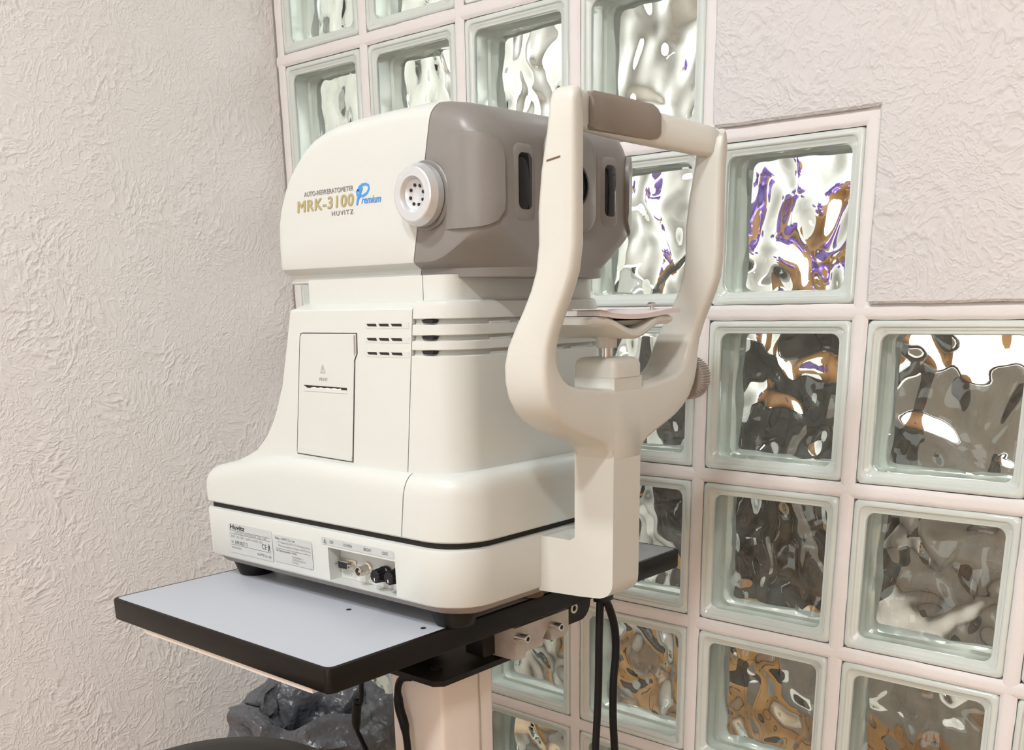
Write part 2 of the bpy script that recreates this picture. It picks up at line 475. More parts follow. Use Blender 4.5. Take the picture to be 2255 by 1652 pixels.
# glass blocks ------------------------------------------------------
HB = (P - J) / 2
def sq(h, y, r, n=4):
    return [(x, y, z) for x, z in rrect(-h, h, -h, h, r, n)]
def block_frame():
    prof = [(HB, .074, .006), (HB, .006, .006), (HB - .0012, .0018, .006), (HB - .0030, .0004, .007), (HB - .0070, .0000, .008), (HB - .0078, .0010, .009), (HB - .0086, .0026, .009),
            (HB - .0110, .0030, .010), (HB - .0118, .0040, .010), (HB - .0150, .0044, .010), (HB - .0158, .0058, .010), (HB - .0162, .0090, .010)]
    bm = loft([sq(h, y, r) for h, y, r in prof], False, False)
    for f in bm.faces: f.material_index = 0
    prof2 = [(HB - .0162, .0090, .010), (HB - .0135, .014, .012), (HB - .0125, .036, .012), (HB - .0160, .039, .011), (HB - .0125, .042, .012), (HB - .0135, .066, .012), (HB - .0162, .0705, .010)]
    loft([sq(h, y, r) for h, y, r in prof2], False, False, bm, mi=1)
    loft([sq(h, y, r) for h, y, r in [(HB - .0162, .0705, .010), (HB, .074, .006)]], False, False, bm, mi=0)
    bmesh.ops.remove_doubles(bm, verts=bm.verts[:], dist=1e-6)
    return bm
def wave_height(x, z, seed):
    """diagonal pillow waves, like the pressed pattern of the blocks"""
    o = Vector((seed * 3.7, seed * 1.3, seed * 2.1))
    p = Vector((x, z, 0))
    q = p + Vector((noise.noise(p * 16 + o), noise.noise(p * 16 + o + Vector((9, 4, 1))), 0)) * 0.016
    a = noise.noise(Vector((q.x * 26 + q.y * 9, q.y * 17 - q.x * 8, 0.0)) + o * 2)
    b = noise.noise(Vector((q.x * 44, q.y * 36, 1.0)) + o)
    return 0.0125 * a + 0.0055 * b
def wavy_pane(seed, n=44):
    h = HB - .0126
    bm = bmesh.new()
    A = []; B = []
    for i in range(n + 1):
        ra = []; rb = []
        for k in range(n + 1):
            x = -h + 2 * h * i / n; z = -h + 2 * h * k / n
            e = 1.0
            ra.append(bm.verts.new((x, 0.0590 + wave_height(x, z, seed) * e, z)))
            rb.append(bm.verts.new((x, 0.0760 + 0.40 * wave_height(x, z, seed + 20) * e, z)))
        A.append(ra); B.append(rb)
    for i in range(n):
        for k in range(n):
            bm.faces.new((A[i][k], A[i + 1][k], A[i + 1][k + 1], A[i][k + 1]))
            bm.faces.new((B[i][k], B[i][k + 1], B[i + 1][k + 1], B[i + 1][k]))
    for i in range(n):
        for (a, b) in ((A[i], A[i + 1]),):
            pass
        bm.faces.new((A[i][0], B[i][0], B[i + 1][0], A[i + 1][0])); bm.faces.new((A[i][n], A[i + 1][n], B[i + 1][n], B[i][n]))
        bm.faces.new((A[0][i], A[0][i + 1], B[0][i + 1], B[0][i])); bm.faces.new((A[n][i], B[n][i], B[n][i + 1], A[n][i + 1]))
    return bm
def front_pane(seed, n=26):
    h = HB - .0160
    bm = bmesh.new(); G = []
    for i in range(n + 1):
        G.append([])
        for k in range(n + 1):
            x = -h + 2 * h * i / n; z = -h + 2 * h * k / n
            e = min(1, (h - abs(x)) / 0.02) * min(1, (h - abs(z)) / 0.02)
            G[i].append(bm.verts.new((x, 0.0062 + 0.25 * wave_height(x, z, seed + 40) * e, z)))
    for i in range(n):
        for k in range(n):
            bm.faces.new((G[i][k], G[i + 1][k], G[i + 1][k + 1], G[i][k + 1]))
    return bm
def mesh_of(name, bm, mats, ang=35):
    o = finish(name, bm, None, mats=mats, ang=ang); me = o.data
    if name == 'front_pane' and me.polygons[0].normal.y > 0: me.flip_normals()     # the pane faces the room
    bpy.data.objects.remove(o); return me
FRAME_ME = mesh_of('glass_block', block_frame(), ['rim', 'rimside'], 50)
BACK_ME = [mesh_of('wavy_pane', wavy_pane(s), ['wavy'], 80) for s in range(5)]
FRONT_ME = [mesh_of('front_pane', front_pane(s), ['pane'], 80) for s in range(3)]
for i, (c, r) in enumerate(CELLS):
    b = bpy.data.objects.new('glass_block', FRAME_ME); COL.objects.link(b)
    b.location = ((c + .5) * P, 0.0, ZTOP - (r + .5) * P); b.parent = wall_back
    for nm, me in (('wavy_pane', BACK_ME[(c * 2 + r * 3) % 5]), ('front_pane', FRONT_ME[(c + r * 2) % 3])):
        o = bpy.data.objects.new(nm, me); COL.objects.link(o); o.parent = b

# the room seen through the blocks -----------------------------------
YB = 2.6
def slab(name, m, *a):
    bm = bmesh.new(); add_box(bm, *a)
    return structure(finish(name, bm, m, smooth=False))
slab('floor_beyond', 'wood_floor', -2.6, 3.6, 0.09, YB, -0.05, 0.0)
slab('ceiling_beyond', 'ceiling', -2.6, 3.6, 0.09, YB, ROOM_Z, ROOM_Z + .05)
slab('wall_beyond_back', 'roomwhite', -2.6, 3.6, YB, YB + .1, 0, ROOM_Z)
slab('wall_beyond_left', 'roombeige', -2.7, -2.6, 0.09, YB, 0, ROOM_Z)
slab('wall_beyond_right', 'roomwhite', 3.6, 3.7, 0.09, YB, 0, ROOM_Z)
slab('wall_beyond_near', 'roombeige', LWX - .1, LWX, 0.0, 0.66, 0, ROOM_Z)
slab('wall_beyond_return', 'roombeige', -2.6, LWX - .1, 0.56, 0.66, 0, ROOM_Z)

def ceiling_lamp(name, label, pos, size, power, col):
    t = thing(name, label, 'ceiling light', (pos[0], pos[1], pos[2]))
    x, y, z = pos; sx, sy = size[0] / 2, size[1] / 2
    bm = bmesh.new()
    for a in ((x - sx - .02, x - sx, y - sy - .02, y + sy + .02), (x + sx, x + sx + .02, y - sy - .02, y + sy + .02), (x - sx, x + sx, y - sy - .02, y - sy), (x - sx, x + sx, y + sy, y + sy + .02)):
        add_box(bm, a[0], a[1], a[2], a[3], z - .01, ROOM_Z)
    finish('frame', bm, 'lampframe', t, smooth=False)
    finish('diffuser', box(x - sx, x + sx, y - sy, y + sy, z + .008, ROOM_Z - .002), 'lampglow', t, smooth=False)
    ld = bpy.data.lights.new(name, 'AREA'); ld.shape = 'RECTANGLE'; ld.size, ld.size_y = size; ld.energy = power; ld.color = col
    lo = bpy.data.objects.new('lamp', ld); COL.objects.link(lo); lo.parent = t; lo.location = (0, 0, 0.002)
    return t
ceiling_lamp('ceiling_light', 'square ceiling panel light above the middle of the room', KEY_POS, KEY_SIZE, KEY_POWER, (0.965, 0.985, 1.0))
ceiling_lamp('ceiling_light', 'square ceiling panel light nearer the left wall', FILL_POS, FILL_SIZE, FILL_POWER, (0.94, 0.98, 1.0))
ceiling_lamp('ceiling_light', 'bright square ceiling panel light in the room beyond the glass blocks', BACK_POS, BACK_SIZE, BACK_POWER, (0.97, 1.0, 1.0))

# unseen window behind the camera, added to lift the shadows with soft fill
x0, x1, z0, z1 = FILL_WIN
fill_win = thing('added_fill_window', 'added unseen fill window in the wall behind the camera', 'window', ((x0 + x1) / 2, ROOM_Y, z0))
del fill_win['label'], fill_win['category']; structure(fill_win)
bm = bmesh.new()
for a in ((x0 - .05, x0, z0 - .05, z1 + .05), (x1, x1 + .05, z0 - .05, z1 + .05), (x0, x1, z0 - .05, z0), (x0, x1, z1, z1 + .05), ((x0 + x1) / 2 - .02, (x0 + x1) / 2 + .02, z0, z1)):
    add_box(bm, a[0], a[1], ROOM_Y + .001, ROOM_Y + .04, a[2], a[3])
finish('fill_window_frame', bm, 'lampframe', fill_win, smooth=False)
bm = bmesh.new(); add_box(bm, x0, x1, ROOM_Y + .001, ROOM_Y + .010, z0, z1)
finish('fill_pane', bm, 'fill_daylight', fill_win, smooth=False)
ld = bpy.data.lights.new('fill_daylight', 'AREA'); ld.shape = 'RECTANGLE'; ld.size, ld.size_y = x1 - x0, z1 - z0; ld.energy = FILL_WIN_POWER; ld.color = (0.92, 0.97, 1.0)  # area lamp of the added window, soft fill for the near faces
lo = bpy.data.objects.new('fill_daylight', ld); COL.objects.link(lo); lo.parent = fill_win
lo.location = (0, .03, (z1 - z0) / 2); lo.rotation_euler = (math.pi / 2, 0, 0)

# ================================================================== the table
TZ = 0.75; TX0, TX1, TY0, TY1 = 0.4805, 0.8500, -0.6520, -0.0855; TTH = 0.0235
table = thing('instrument_table', 'grey laminate instrument table with black edge band on a beige column', 'table', (0.68, -0.37, 0))
bm = loft([[(x, y, z) for x, y in rrect(TX0 + d, TX1 - d, TY0 + d, TY1 - d, .006 - d * .5, 4)] for d, z in ((.0022, TZ - TTH + .002), (.0022, TZ - .0006), (.0030, TZ))])
finish('table_top', bm, 'laminate', table)
bm = loft([[(x, y, z) for x, y in rrect(TX0 - d, TX1 + d, TY0 - d, TY1 + d, .007, 5)] for d, z in ((-.004, TZ - TTH), (-.001, TZ - TTH), (.0, TZ - TTH + .0015), (.0, TZ - .0025), (-.0008, TZ - .0006), (-.0024, TZ + .0002), (-.0040, TZ + .0001), (-.0045, TZ - .002))], False, False)
finish('edge_band', bm, 'edge', table)
bm = bmesh.new(); add_box(bm, TX0 + .055, TX1 - .03, TY0 + .0045, TY1 - .012, TZ - TTH - .0065, TZ - TTH + .001)
finish('underside_board', bm, 'column', table, smooth=False)
for (px, py) in ((768, 1343), (932, 1384)):
    p = PZ(px, py, TZ)
    finish('screw_hole', lathe([(.0028, .0), (.0028, .0004)], (p.x, p.y, TZ), 'z', 12), 'dark', table)
PLZ = 0.684                                    # mounting plate under the top
pc = [PZ(905, 1480, PLZ), PZ(965, 1505, PLZ), PZ(1140, 1437, PLZ), PZ(1060, 1415, PLZ)]
px1 = (pc[1].x + pc[2].x) / 2; py0 = pc[1].y; py1 = pc[2].y
plx0, plx1 = px1 - .21, px1
bm = box(plx0, plx1, py0, py1, PLZ - .006, PLZ)
es = [e for e in bm.edges if abs(e.verts[0].co.z - e.verts[1].co.z) > .003]
bmesh.ops.bevel(bm, geom=es, offset=.008, segments=1, affect='EDGES')
finish('mounting_plate', bm, 'steel_black', table)
finish('spacer_block', box(plx0 + .03, plx1 - .09, py0 + .04, py1 - .03, PLZ, TZ - TTH - .0035), 'steel_black', table, smooth=False)
for (px, py) in ((962, 1472), (1053, 1438)):
    p = PZ(px, py, PLZ)
    s = finish('screw', lathe([(.0068, 0), (.0068, .0012), (.0055, .0022), (.0001, .0024)], (p.x, p.y, PLZ), 'z', 20), 'steel_black', table)
    bm = bmesh.new(); add_box(bm, p.x - .0035, p.x + .0035, p.y - .0005, p.y + .0005, PLZ + .002, PLZ + .0027); add_box(bm, p.x - .0005, p.x + .0005, p.y - .0035, p.y + .0035, PLZ + .002, PLZ + .00272)
    finish('screw_slot', bm, 'dark', s, smooth=False)
# column: near corner edge falls on photo x = 970
cc = PZ(972, 1530, 0.66)
cw = 0.085
CXa, CXb, CYa, CYb = cc.x - .078, cc.x, cc.y, cc.y + .080
finish('column', loft([[(x, y, z) for x, y in rrect(CXa, CXb, CYa, CYb, .004, 3)] for z in (.06, PLZ - .006)]), 'column', table)
finish('column_trim', box(CXb, CXb + .0012, CYa + .056, CYa + .0575, .08, PLZ - .01), 'castmetal', table, smooth=False)
finish('base_plate', box(CXa - .12, CXb + .04, CYa - .01, CYb + .28, .0, .03, .006), 'column', table)
finish('column_foot', box(CXa - .02, CXb + .02, CYa - .008, CYb + .02, .03, .06, .005), 'column', table)
# clamp bracket with two socket bolts, and the rounded black arm behind it
BX = 0.846
a0 = PX(1136, 1428, BX); a1 = PX(1252, 1362, BX)
by0, by1 = a0.y, a1.y
bz1 = TZ - TTH - .0035
outl = [(by0, bz1), (by0, bz1 - .036), (by0 + .016, bz1 - .036), (by0 + .016, bz1 - .030), (by0 + (by1 - by0) * .5, bz1 - .030), (by0 + (by1 - by0) * .5, bz1 - .022), (by0 + (by1 - by0) * .58, bz1 - .014), (by0 + (by1 - by0) * .66, bz1 - .022), (by0 + (by1 - by0) * .66, bz1 - .029), (by1 - .006, bz1 - .029), (by1, bz1 - .022), (by1, bz1)]
bm = loft([[(BX - .040, y, z) for y, z in outl], [(BX, y, z) for y, z in outl]])
br = finish('clamp_bracket', bm, 'castmetal', table, ang=20)
for (px, py) in ((1163, 1408), (1237, 1382)):
    p = PX(px, py, BX + .014)
    s = finish('socket_bolt', lathe([(.0046, -.016), (.0046, -.001), (.0042, 0), (.0026, 0), (.0024, -.003), (.0001, -.003)], (p.x, p.y, p.z), 'x', 20), 'screw', table)
    finish('hex_socket', lathe([(.0024, -.0008), (.0001, -.0006)], (p.x + .0009, p.y, p.z), 'x', 6), 'dark', s)
a = PX(1300, 1350, BX - .03)
outl = rrect(a.y - .19, a.y, bz1 - .034, bz1, (.003, .02, .003, .003), 5)
bm = loft([[(BX - .055, y, z) for y, z in outl], [(BX - .03, y, z) for y, z in outl]])
finish('support_arm', bm, 'steel_black', table)
p = PX(1265, 1340, BX - .028)
s = finish('socket_bolt', lathe([(.0062, -.010), (.0062, 0), (.0035, 0), (.0035, -.003), (.0001, -.003)], tuple(p), 'x', 20), 'nickel', table)

# ================================================================== the auto-refractor
YC = -0.386
mach = thing('autorefractor', 'cream and taupe eye-testing instrument with chin and forehead rest on the table', 'eye instrument', (0.69, YC, TZ))
# ---- base unit
BXA, BXB, HBW = 0.4815, 0.8880, 0.1400
def plan(x0, x1, hw, rb, rf, n=6):
    return rrect(x0, x1, YC - hw, YC + hw, (rb, rf, rf, rb), n)
def ringset(levels):
    return [[(x, y, z) for x, y in plan(x0, x1, hw, rb, rf)] for x0, x1, hw, rb, rf, z in levels]
bm = loft(ringset([(BXA + .0005, BXB - .002, HBW - .002, .010, .044, .7765), (BXA, BXB - .001, HBW - .0006, .010, .045, .7785), (BXA, BXB, HBW, .010, .045, .8295), (BXA + .0006, BXB - .0006, HBW - .0006, .010, .0445, .8315), (BXA + .003, BXB - .003, HBW - .003, .008, .042, .8325)]))
base = finish('base_unit', bm, 'cream', mach)
RX0, RX1, RZ = 0.7015, 0.8025, 0.8140
cut = finish('cutter', box(RX0, RX1, YC - HBW - .02, YC - HBW + .0165, .7788, RZ), 'cream', smooth=False)
md = base.modifiers.new('cut', 'BOOLEAN'); md.operation = 'DIFFERENCE'; md.object = cut; md.solver = 'EXACT'
me = evaluated(base); base.modifiers.clear(); base.data = me
me.polygons.foreach_set('use_smooth', [True] * len(me.polygons)); me.set_sharp_from_angle(angle=math.radians(35))
bpy.data.objects.remove(cut)
YN = YC - HBW                                   # near face of the base
# dark gap and underside
finish('gap_shadow_strip', loft(ringset([(BXA + .005, BXB - .005, HBW - .005, .008, .042, .828), (BXA + .005, BXB - .005, HBW - .005, .008, .042, .842)])), 'dark', mach)
finish('bottom_pan', loft(ringset([(BXA + .028, BXB - .020, HBW - .022, .012, .030, .7640), (BXA + .012, BXB - .010, HBW - .010, .010, .038, .7690), (BXA + .006, BXB - .004, HBW - .004, .010, .042, .7768)])), 'bottom', mach)
for (x, y) in ((0.842, -0.486), (0.514, -0.486), (0.842, -0.286), (0.514, -0.286)):
    finish('foot', lathe([(.0185, 0), (.0195, .0012), (.0205, .004), (.0245, .0150), (.0245, .0175)], (x, y, TZ), 'z', 24), 'rubber', mach)
kp = PZ(1168, 1300, TZ + .006)
bm = lathe([(.013, 0), (.0145, .001), (.0145, .0125), (.013, .0138)], (kp.x, kp.y, TZ + .0004), 'z', 40)
finish('levelling_disc', bm, 'brass', mach)
# stickers on the base
def sticker(name, ax, bx, az, bz, y, parent, dz=0.0):
    bm = bmesh.new(); r = 0.0018
    pts = rrect(ax, bx, az, bz, r, 3)
    pts = [(x, z + dz * (x - ax) / (bx - ax)) for x, z in pts]
    loft([[(x, y, z) for x, z in pts], [(x, y - .0003, z) for x, z in pts]], bm=bm)
    return finish(name, bm, 'label', parent, smooth=False)
YS = YN - 0.0001
st = sticker('rating_sticker', .5262, .6072, .7845, .8180, YS, base)
yl = YS - .00045
text_obj('lettering', 'Huvitz', .5295, .5570, .8115, .8168, yl, 'ink', st, shear=.12, fat=.0006)
bm = bmesh.new()
for z in (.8100, .8062):
    add_box(bm, .5290, .6040, yl, yl + .0001, z, z + .0003)
add_box(bm, .5290, .6040, yl, yl + .0001, .7935, .7938)
finish('printed_rule', bm, 'ink', st, smooth=False)
text_obj('lettering', 'AUTO-REF / KERATOMETER   MRK-3100P', .538, .597, .8070, .8094, yl, 'inkgrey', st)
text_obj('lettering', 'INPUT : 100 - 240V~  50-60 Hz  POWER : 60VA', .530, .590, .8020, .8044, yl, 'inkgrey', st)
text_obj('lettering', 'SN', .530, .534, .7955, .7980, yl, 'ink', st)
text_obj('lettering', '3MK382T13', .5365, .5605, .7948, .7988, yl, 'ink', st)
text_obj('lettering', 'MADE IN KOREA', .530, .548, .7893, .7916, yl, 'inkgrey', st)
text_obj('lettering', 'HUVITZ Co., Ltd.', .5785, .6040, .7872, .7905, yl, 'ink', st)
text_obj('ce_mark', 'CE', .588, .5965, .7962, .8018, yl, 'ink', st)
bm = bmesh.new()                                 # small standing-person symbol
ribbon(bm, [(.601, .8022), (.601, .8030)], .0016, yl)
ribbon(bm, [(.601, .8018), (.601, .7992)], .0014, yl); ribbon(bm, [(.601, .8015), (.5985, .7990)], .0007, yl); ribbon(bm, [(.601, .8015), (.6035, .7990)], .0007, yl)
ribbon(bm, [(.601, .7992), (.5995, .7948)], .0009, yl); ribbon(bm, [(.601, .7992), (.6028, .7948)], .0009, yl)
finish('person_symbol', bm, 'ink', st, smooth=False)
st = sticker('maker_sticker', .6100, .6758, .7862, .8158, YS, base)
text_obj('lettering', 'Maker : HUVITZ Co., Ltd.', .6135, .6475, .8108, .8138, yl, 'ink', st)
text_obj('lettering', '5F, Anyang Plaza B/D, 517-18, Anyang 5dong,', .618, .6725, .8068, .8096, yl, 'inkgrey', st)
text_obj('lettering', 'Manan-gu, Anyang-si, Kyunggi-do, 430-18, Korea', .618, .6735, .8030, .8058, yl, 'inkgrey', st)
bm = bmesh.new(); add_box(bm, .6135, .6730, yl, yl + .0001, .8010, .8013); finish('printed_rule', bm, 'ink', st, smooth=False)
text_obj('lettering', 'EU Representative : MDSS', .6140, .6495, .7973, .8001, yl, 'ink', st)
text_obj('lettering', 'Burckhardtstr. 1', .6415, .6600, .7938, .7964, yl, 'inkgrey', st)
text_obj('lettering', 'D 30163 Hannover', .6415, .6640, .7908, .7931, yl, 'inkgrey', st)
text_obj('lettering', 'Germany', .6415, .6520, .7875, .7902, yl, 'inkgrey', st)
st = sticker('port_sticker', .6925, .8020, .8165, .8240, YS, base)
text_obj('lettering', 'COM', .7060, .7115, .8188, .8219, yl, 'ink', st)
text_obj('lettering', 'EXT-MON', .7280, .7405, .8186, .8218, yl, 'ink', st)
text_obj('lettering', 'BRIGHT', .7585, .7695, .8186, .8218, yl, 'ink', st)
text_obj('lettering', 'CONT.', .7850, .7945, .8186, .8218, yl, 'ink', st)
bm = bmesh.new(); T = [(.6965, .8182), (.7005, .8182), (.6985, .8224), (.6965, .8182)]
for a, b in zip(T, T[1:]): ribbon(bm, [a, b], .0004, yl)
ribbon(bm, [(.6985, .8213), (.6985, .8197)], .0005, yl); ribbon(bm, [(.6985, .8192), (.6985, .8188)], .0005, yl)
finish('warning_triangle', bm, 'ink', st, smooth=False)
# connector recess
YP = YN + .0160
pan = finish('connector_panel', box(RX0 + .0006, RX1 - .0006, YP, YP + .0004, .7792, RZ - .0004), 'cream', base, smooth=False)
def onp(px, py, off): return PY(px, py, YP - off)
d = onp(755, 1245, .006)
con = finish('serial_port', loft([[(d.x + u, y, d.z + w) for u, w in [(-.0082 + .0006 * 0, .0042), (-.0072, -.0042), (.0072, -.0042), (.0082, .0042)]] for y in (YP, YP - .0062)]), 'nickel', base, ang=30)
finish('port_flange', box(d.x - .0152, d.x + .0152, YP - .0012, YP, d.z - .0058, d.z + .0058, .0005), 'nickel', con)
finish('port_insert', loft([[(d.x + u, y, d.z + w) for u, w in [(-.0073, .0034), (-.0065, -.0034), (.0065, -.0034), (.0073, .0034)]] for y in (YP - .005, YP - .0066)]), 'navy', con, ang=30)
bm = bmesh.new()
for k in range(5): lathe([(.0006, 0), (.0006, .0004)], (d.x - .0050 + k * .0025, YP - .0070, d.z + .0014), 'y', 8, bm)
for k in range(4): lathe([(.0006, 0), (.0006, .0004)], (d.x - .00375 + k * .0025, YP - .0070, d.z - .0014), 'y', 8, bm)
finish('pin_holes', bm, 'dark', con, smooth=False)
for s in (-1, 1):
    finish('jack_screw', lathe([(.0026, 0), (.0026, -.0075), (.0016, -.0075), (.0015, -.004), (.0001, -.004)], (d.x + s * .0122, YP - .001, d.z), 'y', 6), 'nickel', base)
d = onp(792, 1257, .010)
bn = finish('bnc_socket', lathe([(.0075, 0), (.0075, -.0022), (.0060, -.0024), (.0052, -.0030), (.0050, -.0140), (.0040, -.0142), (.0040, -.005), (.0001, -.005)], (d.x + .002, YP, d.z), 'y', 24), 'nickel', base)
finish('bnc_pin', lathe([(.0016, -.005), (.0016, -.0125), (.0001, -.013)], (d.x + .002, YP, d.z), 'y', 12), 'nickel', bn)
finish('bayonet_lug', lathe([(.0012, 0), (.0012, .0016), (.0001, .0018)], (d.x + .0068, YP - .0095, d.z), 'x', 10), 'nickel', bn)
for (px, py) in ((826, 1270), (856, 1274)):
    d = onp(px, py, .017)
    prof_r = .0072
    rings = []
    for (yy, sc) in ((0, 1.12), (-.004, 1.12), (-.005, 1.0), (-.0150, .90), (-.0160, .80)):
        ring = []
        for k in range(48):
            a = 2 * math.pi * k / 48
            rr = prof_r * sc * (1 + (.05 if (k % 4) < 2 else -.05) * (0 if yy > -.0045 else 1))
            ring.append((d.x + rr * math.cos(a), YP - .002 + yy, d.z + rr * math.sin(a)))
        rings.append(ring)
    kn = finish('dial_knob', loft(rings), 'black', base, ang=25)
    bm = bmesh.new(); add_box(bm, d.x - .0006, d.x + .0004, YP - .01825, YP - .0179, d.z - .0045, d.z - .0012)
    finish('pointer_mark', bm, 'white', kn, smooth=False)

# ---- skirt (upper base shell), split by a seam
ZT = [(.487, .8765), (.5156, .8838), (.5692, .8945), (.6189, .9010), (.6652, .9028), (.7087, .9022), (.7632, .9010), (.8234, .9002), (.89, .9035)]
def skirt():
    n = 10
    base_pts = rrect(BXA, BXB + .0015, YC - HBW - .0005, YC + HBW + .0005, (.012, .047, .047, .012), n)
    # add points along the long sides so that the top can follow its curve
    dense = []
    for i, p in enumerate(base_pts):
        q = base_pts[(i + 1) % len(base_pts)]
        dense.append(p)
        L = math.dist(p, q)
        for k in range(1, int(L / .02) + 1):
            if L > .03: dense.append((p[0] + (q[0] - p[0]) * k / (int(L / .02) + 1), p[1] + (q[1] - p[1]) * k / (int(L / .02) + 1)))
    cx, cy = (BXA + BXB) / 2, YC
    def inset(p, d):
        x, y = p
        hx, hy = (BXB - BXA) / 2, HBW
        return (cx + (x - cx) * (hx - d) / hx, cy + (y - cy) * (hy - d) / hy)
    rings = []
    for d, mode, val in ((.004, 'z', .8385), (.0012, 'z', .8390), (.0, 'z', .8405), (.0, 't', -.020), (.001, 't', -.013), (.0032, 't', -.007), (.0068, 't', -.0026), (.0105, 't', -.0006), (.016, 't', 0), (.05, 't', .002)):
        ring = []
        for p in dense:
            x, y = inset(p, d)
            ring.append((x, y, val if mode == 'z' else interp(ZT, x) + val))
        rings.append(ring)
    return loft(rings)
def seam_pair(make, co, no, gap, n1, m1, n2, m2, parent, ang=35):
    no = Vector(no).normalized(); co = Vector(co)
    a = finish(n1, bisect_keep(make(0), co - no * gap / 2, no, False), m1, parent, ang)
    b = finish(n2, bisect_keep(make(1), co + no * gap / 2, no, True), m2, parent, ang)
    return a, b
skr, skf = seam_pair(lambda k: skirt(), (.8135, 0, .834), (1, 0, -.13), .0013, 'skirt_rear_shell', 'cream', 'skirt_front_shell', 'cream', mach)
finish('seam_core', loft(ringset([(.76, BXB - .006, HBW - .006, .012, .04, .842), (.76, BXB - .012, HBW - .012, .012, .04, .893)])), 'dark', mach)

# ---- tower
XBK = [(.8850, .5300), (.8887, .5381), (.8950, .5560), (.9026, .5741), (.9187, .5927), (.9300, .6020), (.9438, .6106), (.9726, .6238), (1.0141, .6345), (1.0476, .6426), (1.06, .645)]
def ynear(z): return .1220 + (1.055 - z) * .040           # half width of the tower
def tower(front):
    lev = []
    zs = [.885, .8887, .895, .9026, .91, .9187, .93, .9438, .958, .9726, .99]
    for z in zs: lev.append((z, 0))
    if front:
        for g in (1.0066, 1.0195, 1.0338):
            h = .0049
            lev += [(g - .0006, 0), (g, .0006), (g + .0004, .0042), (g + h - .0006, .0046), (g + h, .0006), (g + h + .0006, 0)]
        lev += [(1.0500, 0), (1.0535, .0008), (1.0548, .003)]
    else:
        lev += [(1.0141, 0), (1.03, 0), (1.0470, 0), (1.0480, .0006), (1.0540, .0120), (1.0548, .016)]
    rings = []
    for z, ins in lev:
        zz = min(z, 1.0476)
        hw = ynear(zz) - ins
        x0 = interp(XBK, zz) + ins; x1 = .8675 + (1.055 - zz) * .03 - ins
        rings.append([(x, y, z) for x, y in rrect(x0, x1, YC - hw, YC + hw, (.005, .040, .040, .005), 9)])
    return loft(rings)
twr, twf = seam_pair(tower, (.8189, 0, .9735), (1, 0, -.066), .0012, 'tower_rear_shell', 'cream', 'tower_front_cover', 'cream', mach, 28)
finish('seam_core', loft([[(x, y, z) for x, y in rrect(.70, .855 - ins, YC - hw, YC + hw, .03, 5)] for z, ins, hw in ((.89, 0, .119), (1.04, .0, .1135))]), 'dark', mach)
def yt(z, off=0.0): return YC - ynear(min(z, 1.0476)) - off
# vent slots: three rows of three on the rear shell, one per row on the cover
for zc in (1.0335, 1.0206, 1.0078):
    bm = bmesh.new()
    y = yt(zc)
    loft([[(x, yy, z) for x, z in ((.7600, zc - .0030), (.8186, zc - .0030), (.8186, zc + .0024), (.7600, zc + .0024))] for yy in (y + .001, y - .0004)], bm=bm)
    led = finish('vent_ledge', bm, 'door', twr, smooth=False)
    for (xa, xb) in ((.7615, .7755), (.7782, .7925), (.7950, .8100)):
        bm = loft([[(x, yy, z) for x, z in ((xa + .002, zc - .0008), (xb, zc - .0010), (xb - .001, zc + .0014), (xa, zc + .0014))] for yy in (y + .001, y - .0007)])
        finish('vent_slot', bm, 'dark', led, smooth=False)
for g in (1.0066, 1.0195, 1.0338):
    y = yt(g) + .0040
    bm = loft([[(x, yy, z) for x, z in ((.8345, g + .0014), (.8450, g + .0014), (.8470, g + .0042), (.8320, g + .0042))] for yy in (y + .006, y - .0012)])
    finish('vent_slot', bm, 'dark', twf, smooth=False)
    for (ya, yb) in ((-.452, -.425), (-.412, -.385), (-.372, -.345), (-.332, -.305)):   # shallow steps in the front grooves
        finish('vent_rib', box(.8640, .8680 - .0010, ya, yb, g + .0002, g + .0020), 'door', twf, smooth=False)
# printer door
def pdoor(d):
    e = d * 2.2                                 # the gap shows widest along the left edge
    pts = [(.6612 - e, 1.0210), (.6618 - e, 1.0232), (.6632 - e, 1.0248 + d), (.6650, 1.0256 + d), (.7462 + d, 1.0256 + d), (.7462 + d, 1.0075), (.7425 + d, 1.0010), (.7425 + d, .9990), (.7355 + d, .9035 - d), (.6500 - e, .9055 - d), (.6490 - e, .9075)]
    return pts
def on_tower(pts, off0, off1):
    return loft([[(x, yt(z, off0), z) for x, z in pts], [(x, yt(z, off1), z) for x, z in pts]])
finish('door_gap', on_tower(pdoor(.0009), -.002, .0003), 'dark', twr, smooth=False)
bm = on_tower(pdoor(0), -.001, .0011)
door = finish('printer_door', bm, 'door', twr, ang=20)
finish('finger_notch', on_tower([(.7432, 1.0245), (.7455, 1.0245), (.7455, 1.0080), (.7432, 1.0048)], .0009, .0013), 'bottom', door, smooth=False)
finish('door_lower_lip', on_tower([(.6498, .9062), (.7358, .9042), (.7361, .9085), (.6502, .9110)], .0009, .0019), 'door', door, ang=20)
z0 = .9735
finish('paper_slot', on_tower([(.6640, z0 + .0018), (.7312, z0 + .0012), (.7312, z0 - .0012), (.6700, z0 - .0008)], .0010, .0014), 'dark', door, smooth=False)
finish('slot_sill', on_tower([(.6640, z0 + .0018), (.6700, z0 - .0008), (.7312, z0 - .0012), (.7314, z0 - .0042), (.6638, z0 - .0040)], .0010, .0016), 'cream', door, smooth=False)
bm = bmesh.new()
tp = [(.6760 + k * .0052, z0 - .0003 + (.0006 if k % 2 else -.0001)) for k in range(10)]
loft([[(x, yt(z0, o), z) for x, z in tp + [(.7228, z0 - .0012), (.6760, z0 - .0010)]] for o in (.0013, .0018)], bm=bm)
finish('printer_paper_edge', bm, 'paperwhite', door, smooth=False)
ytx = yt(.985) - .0013
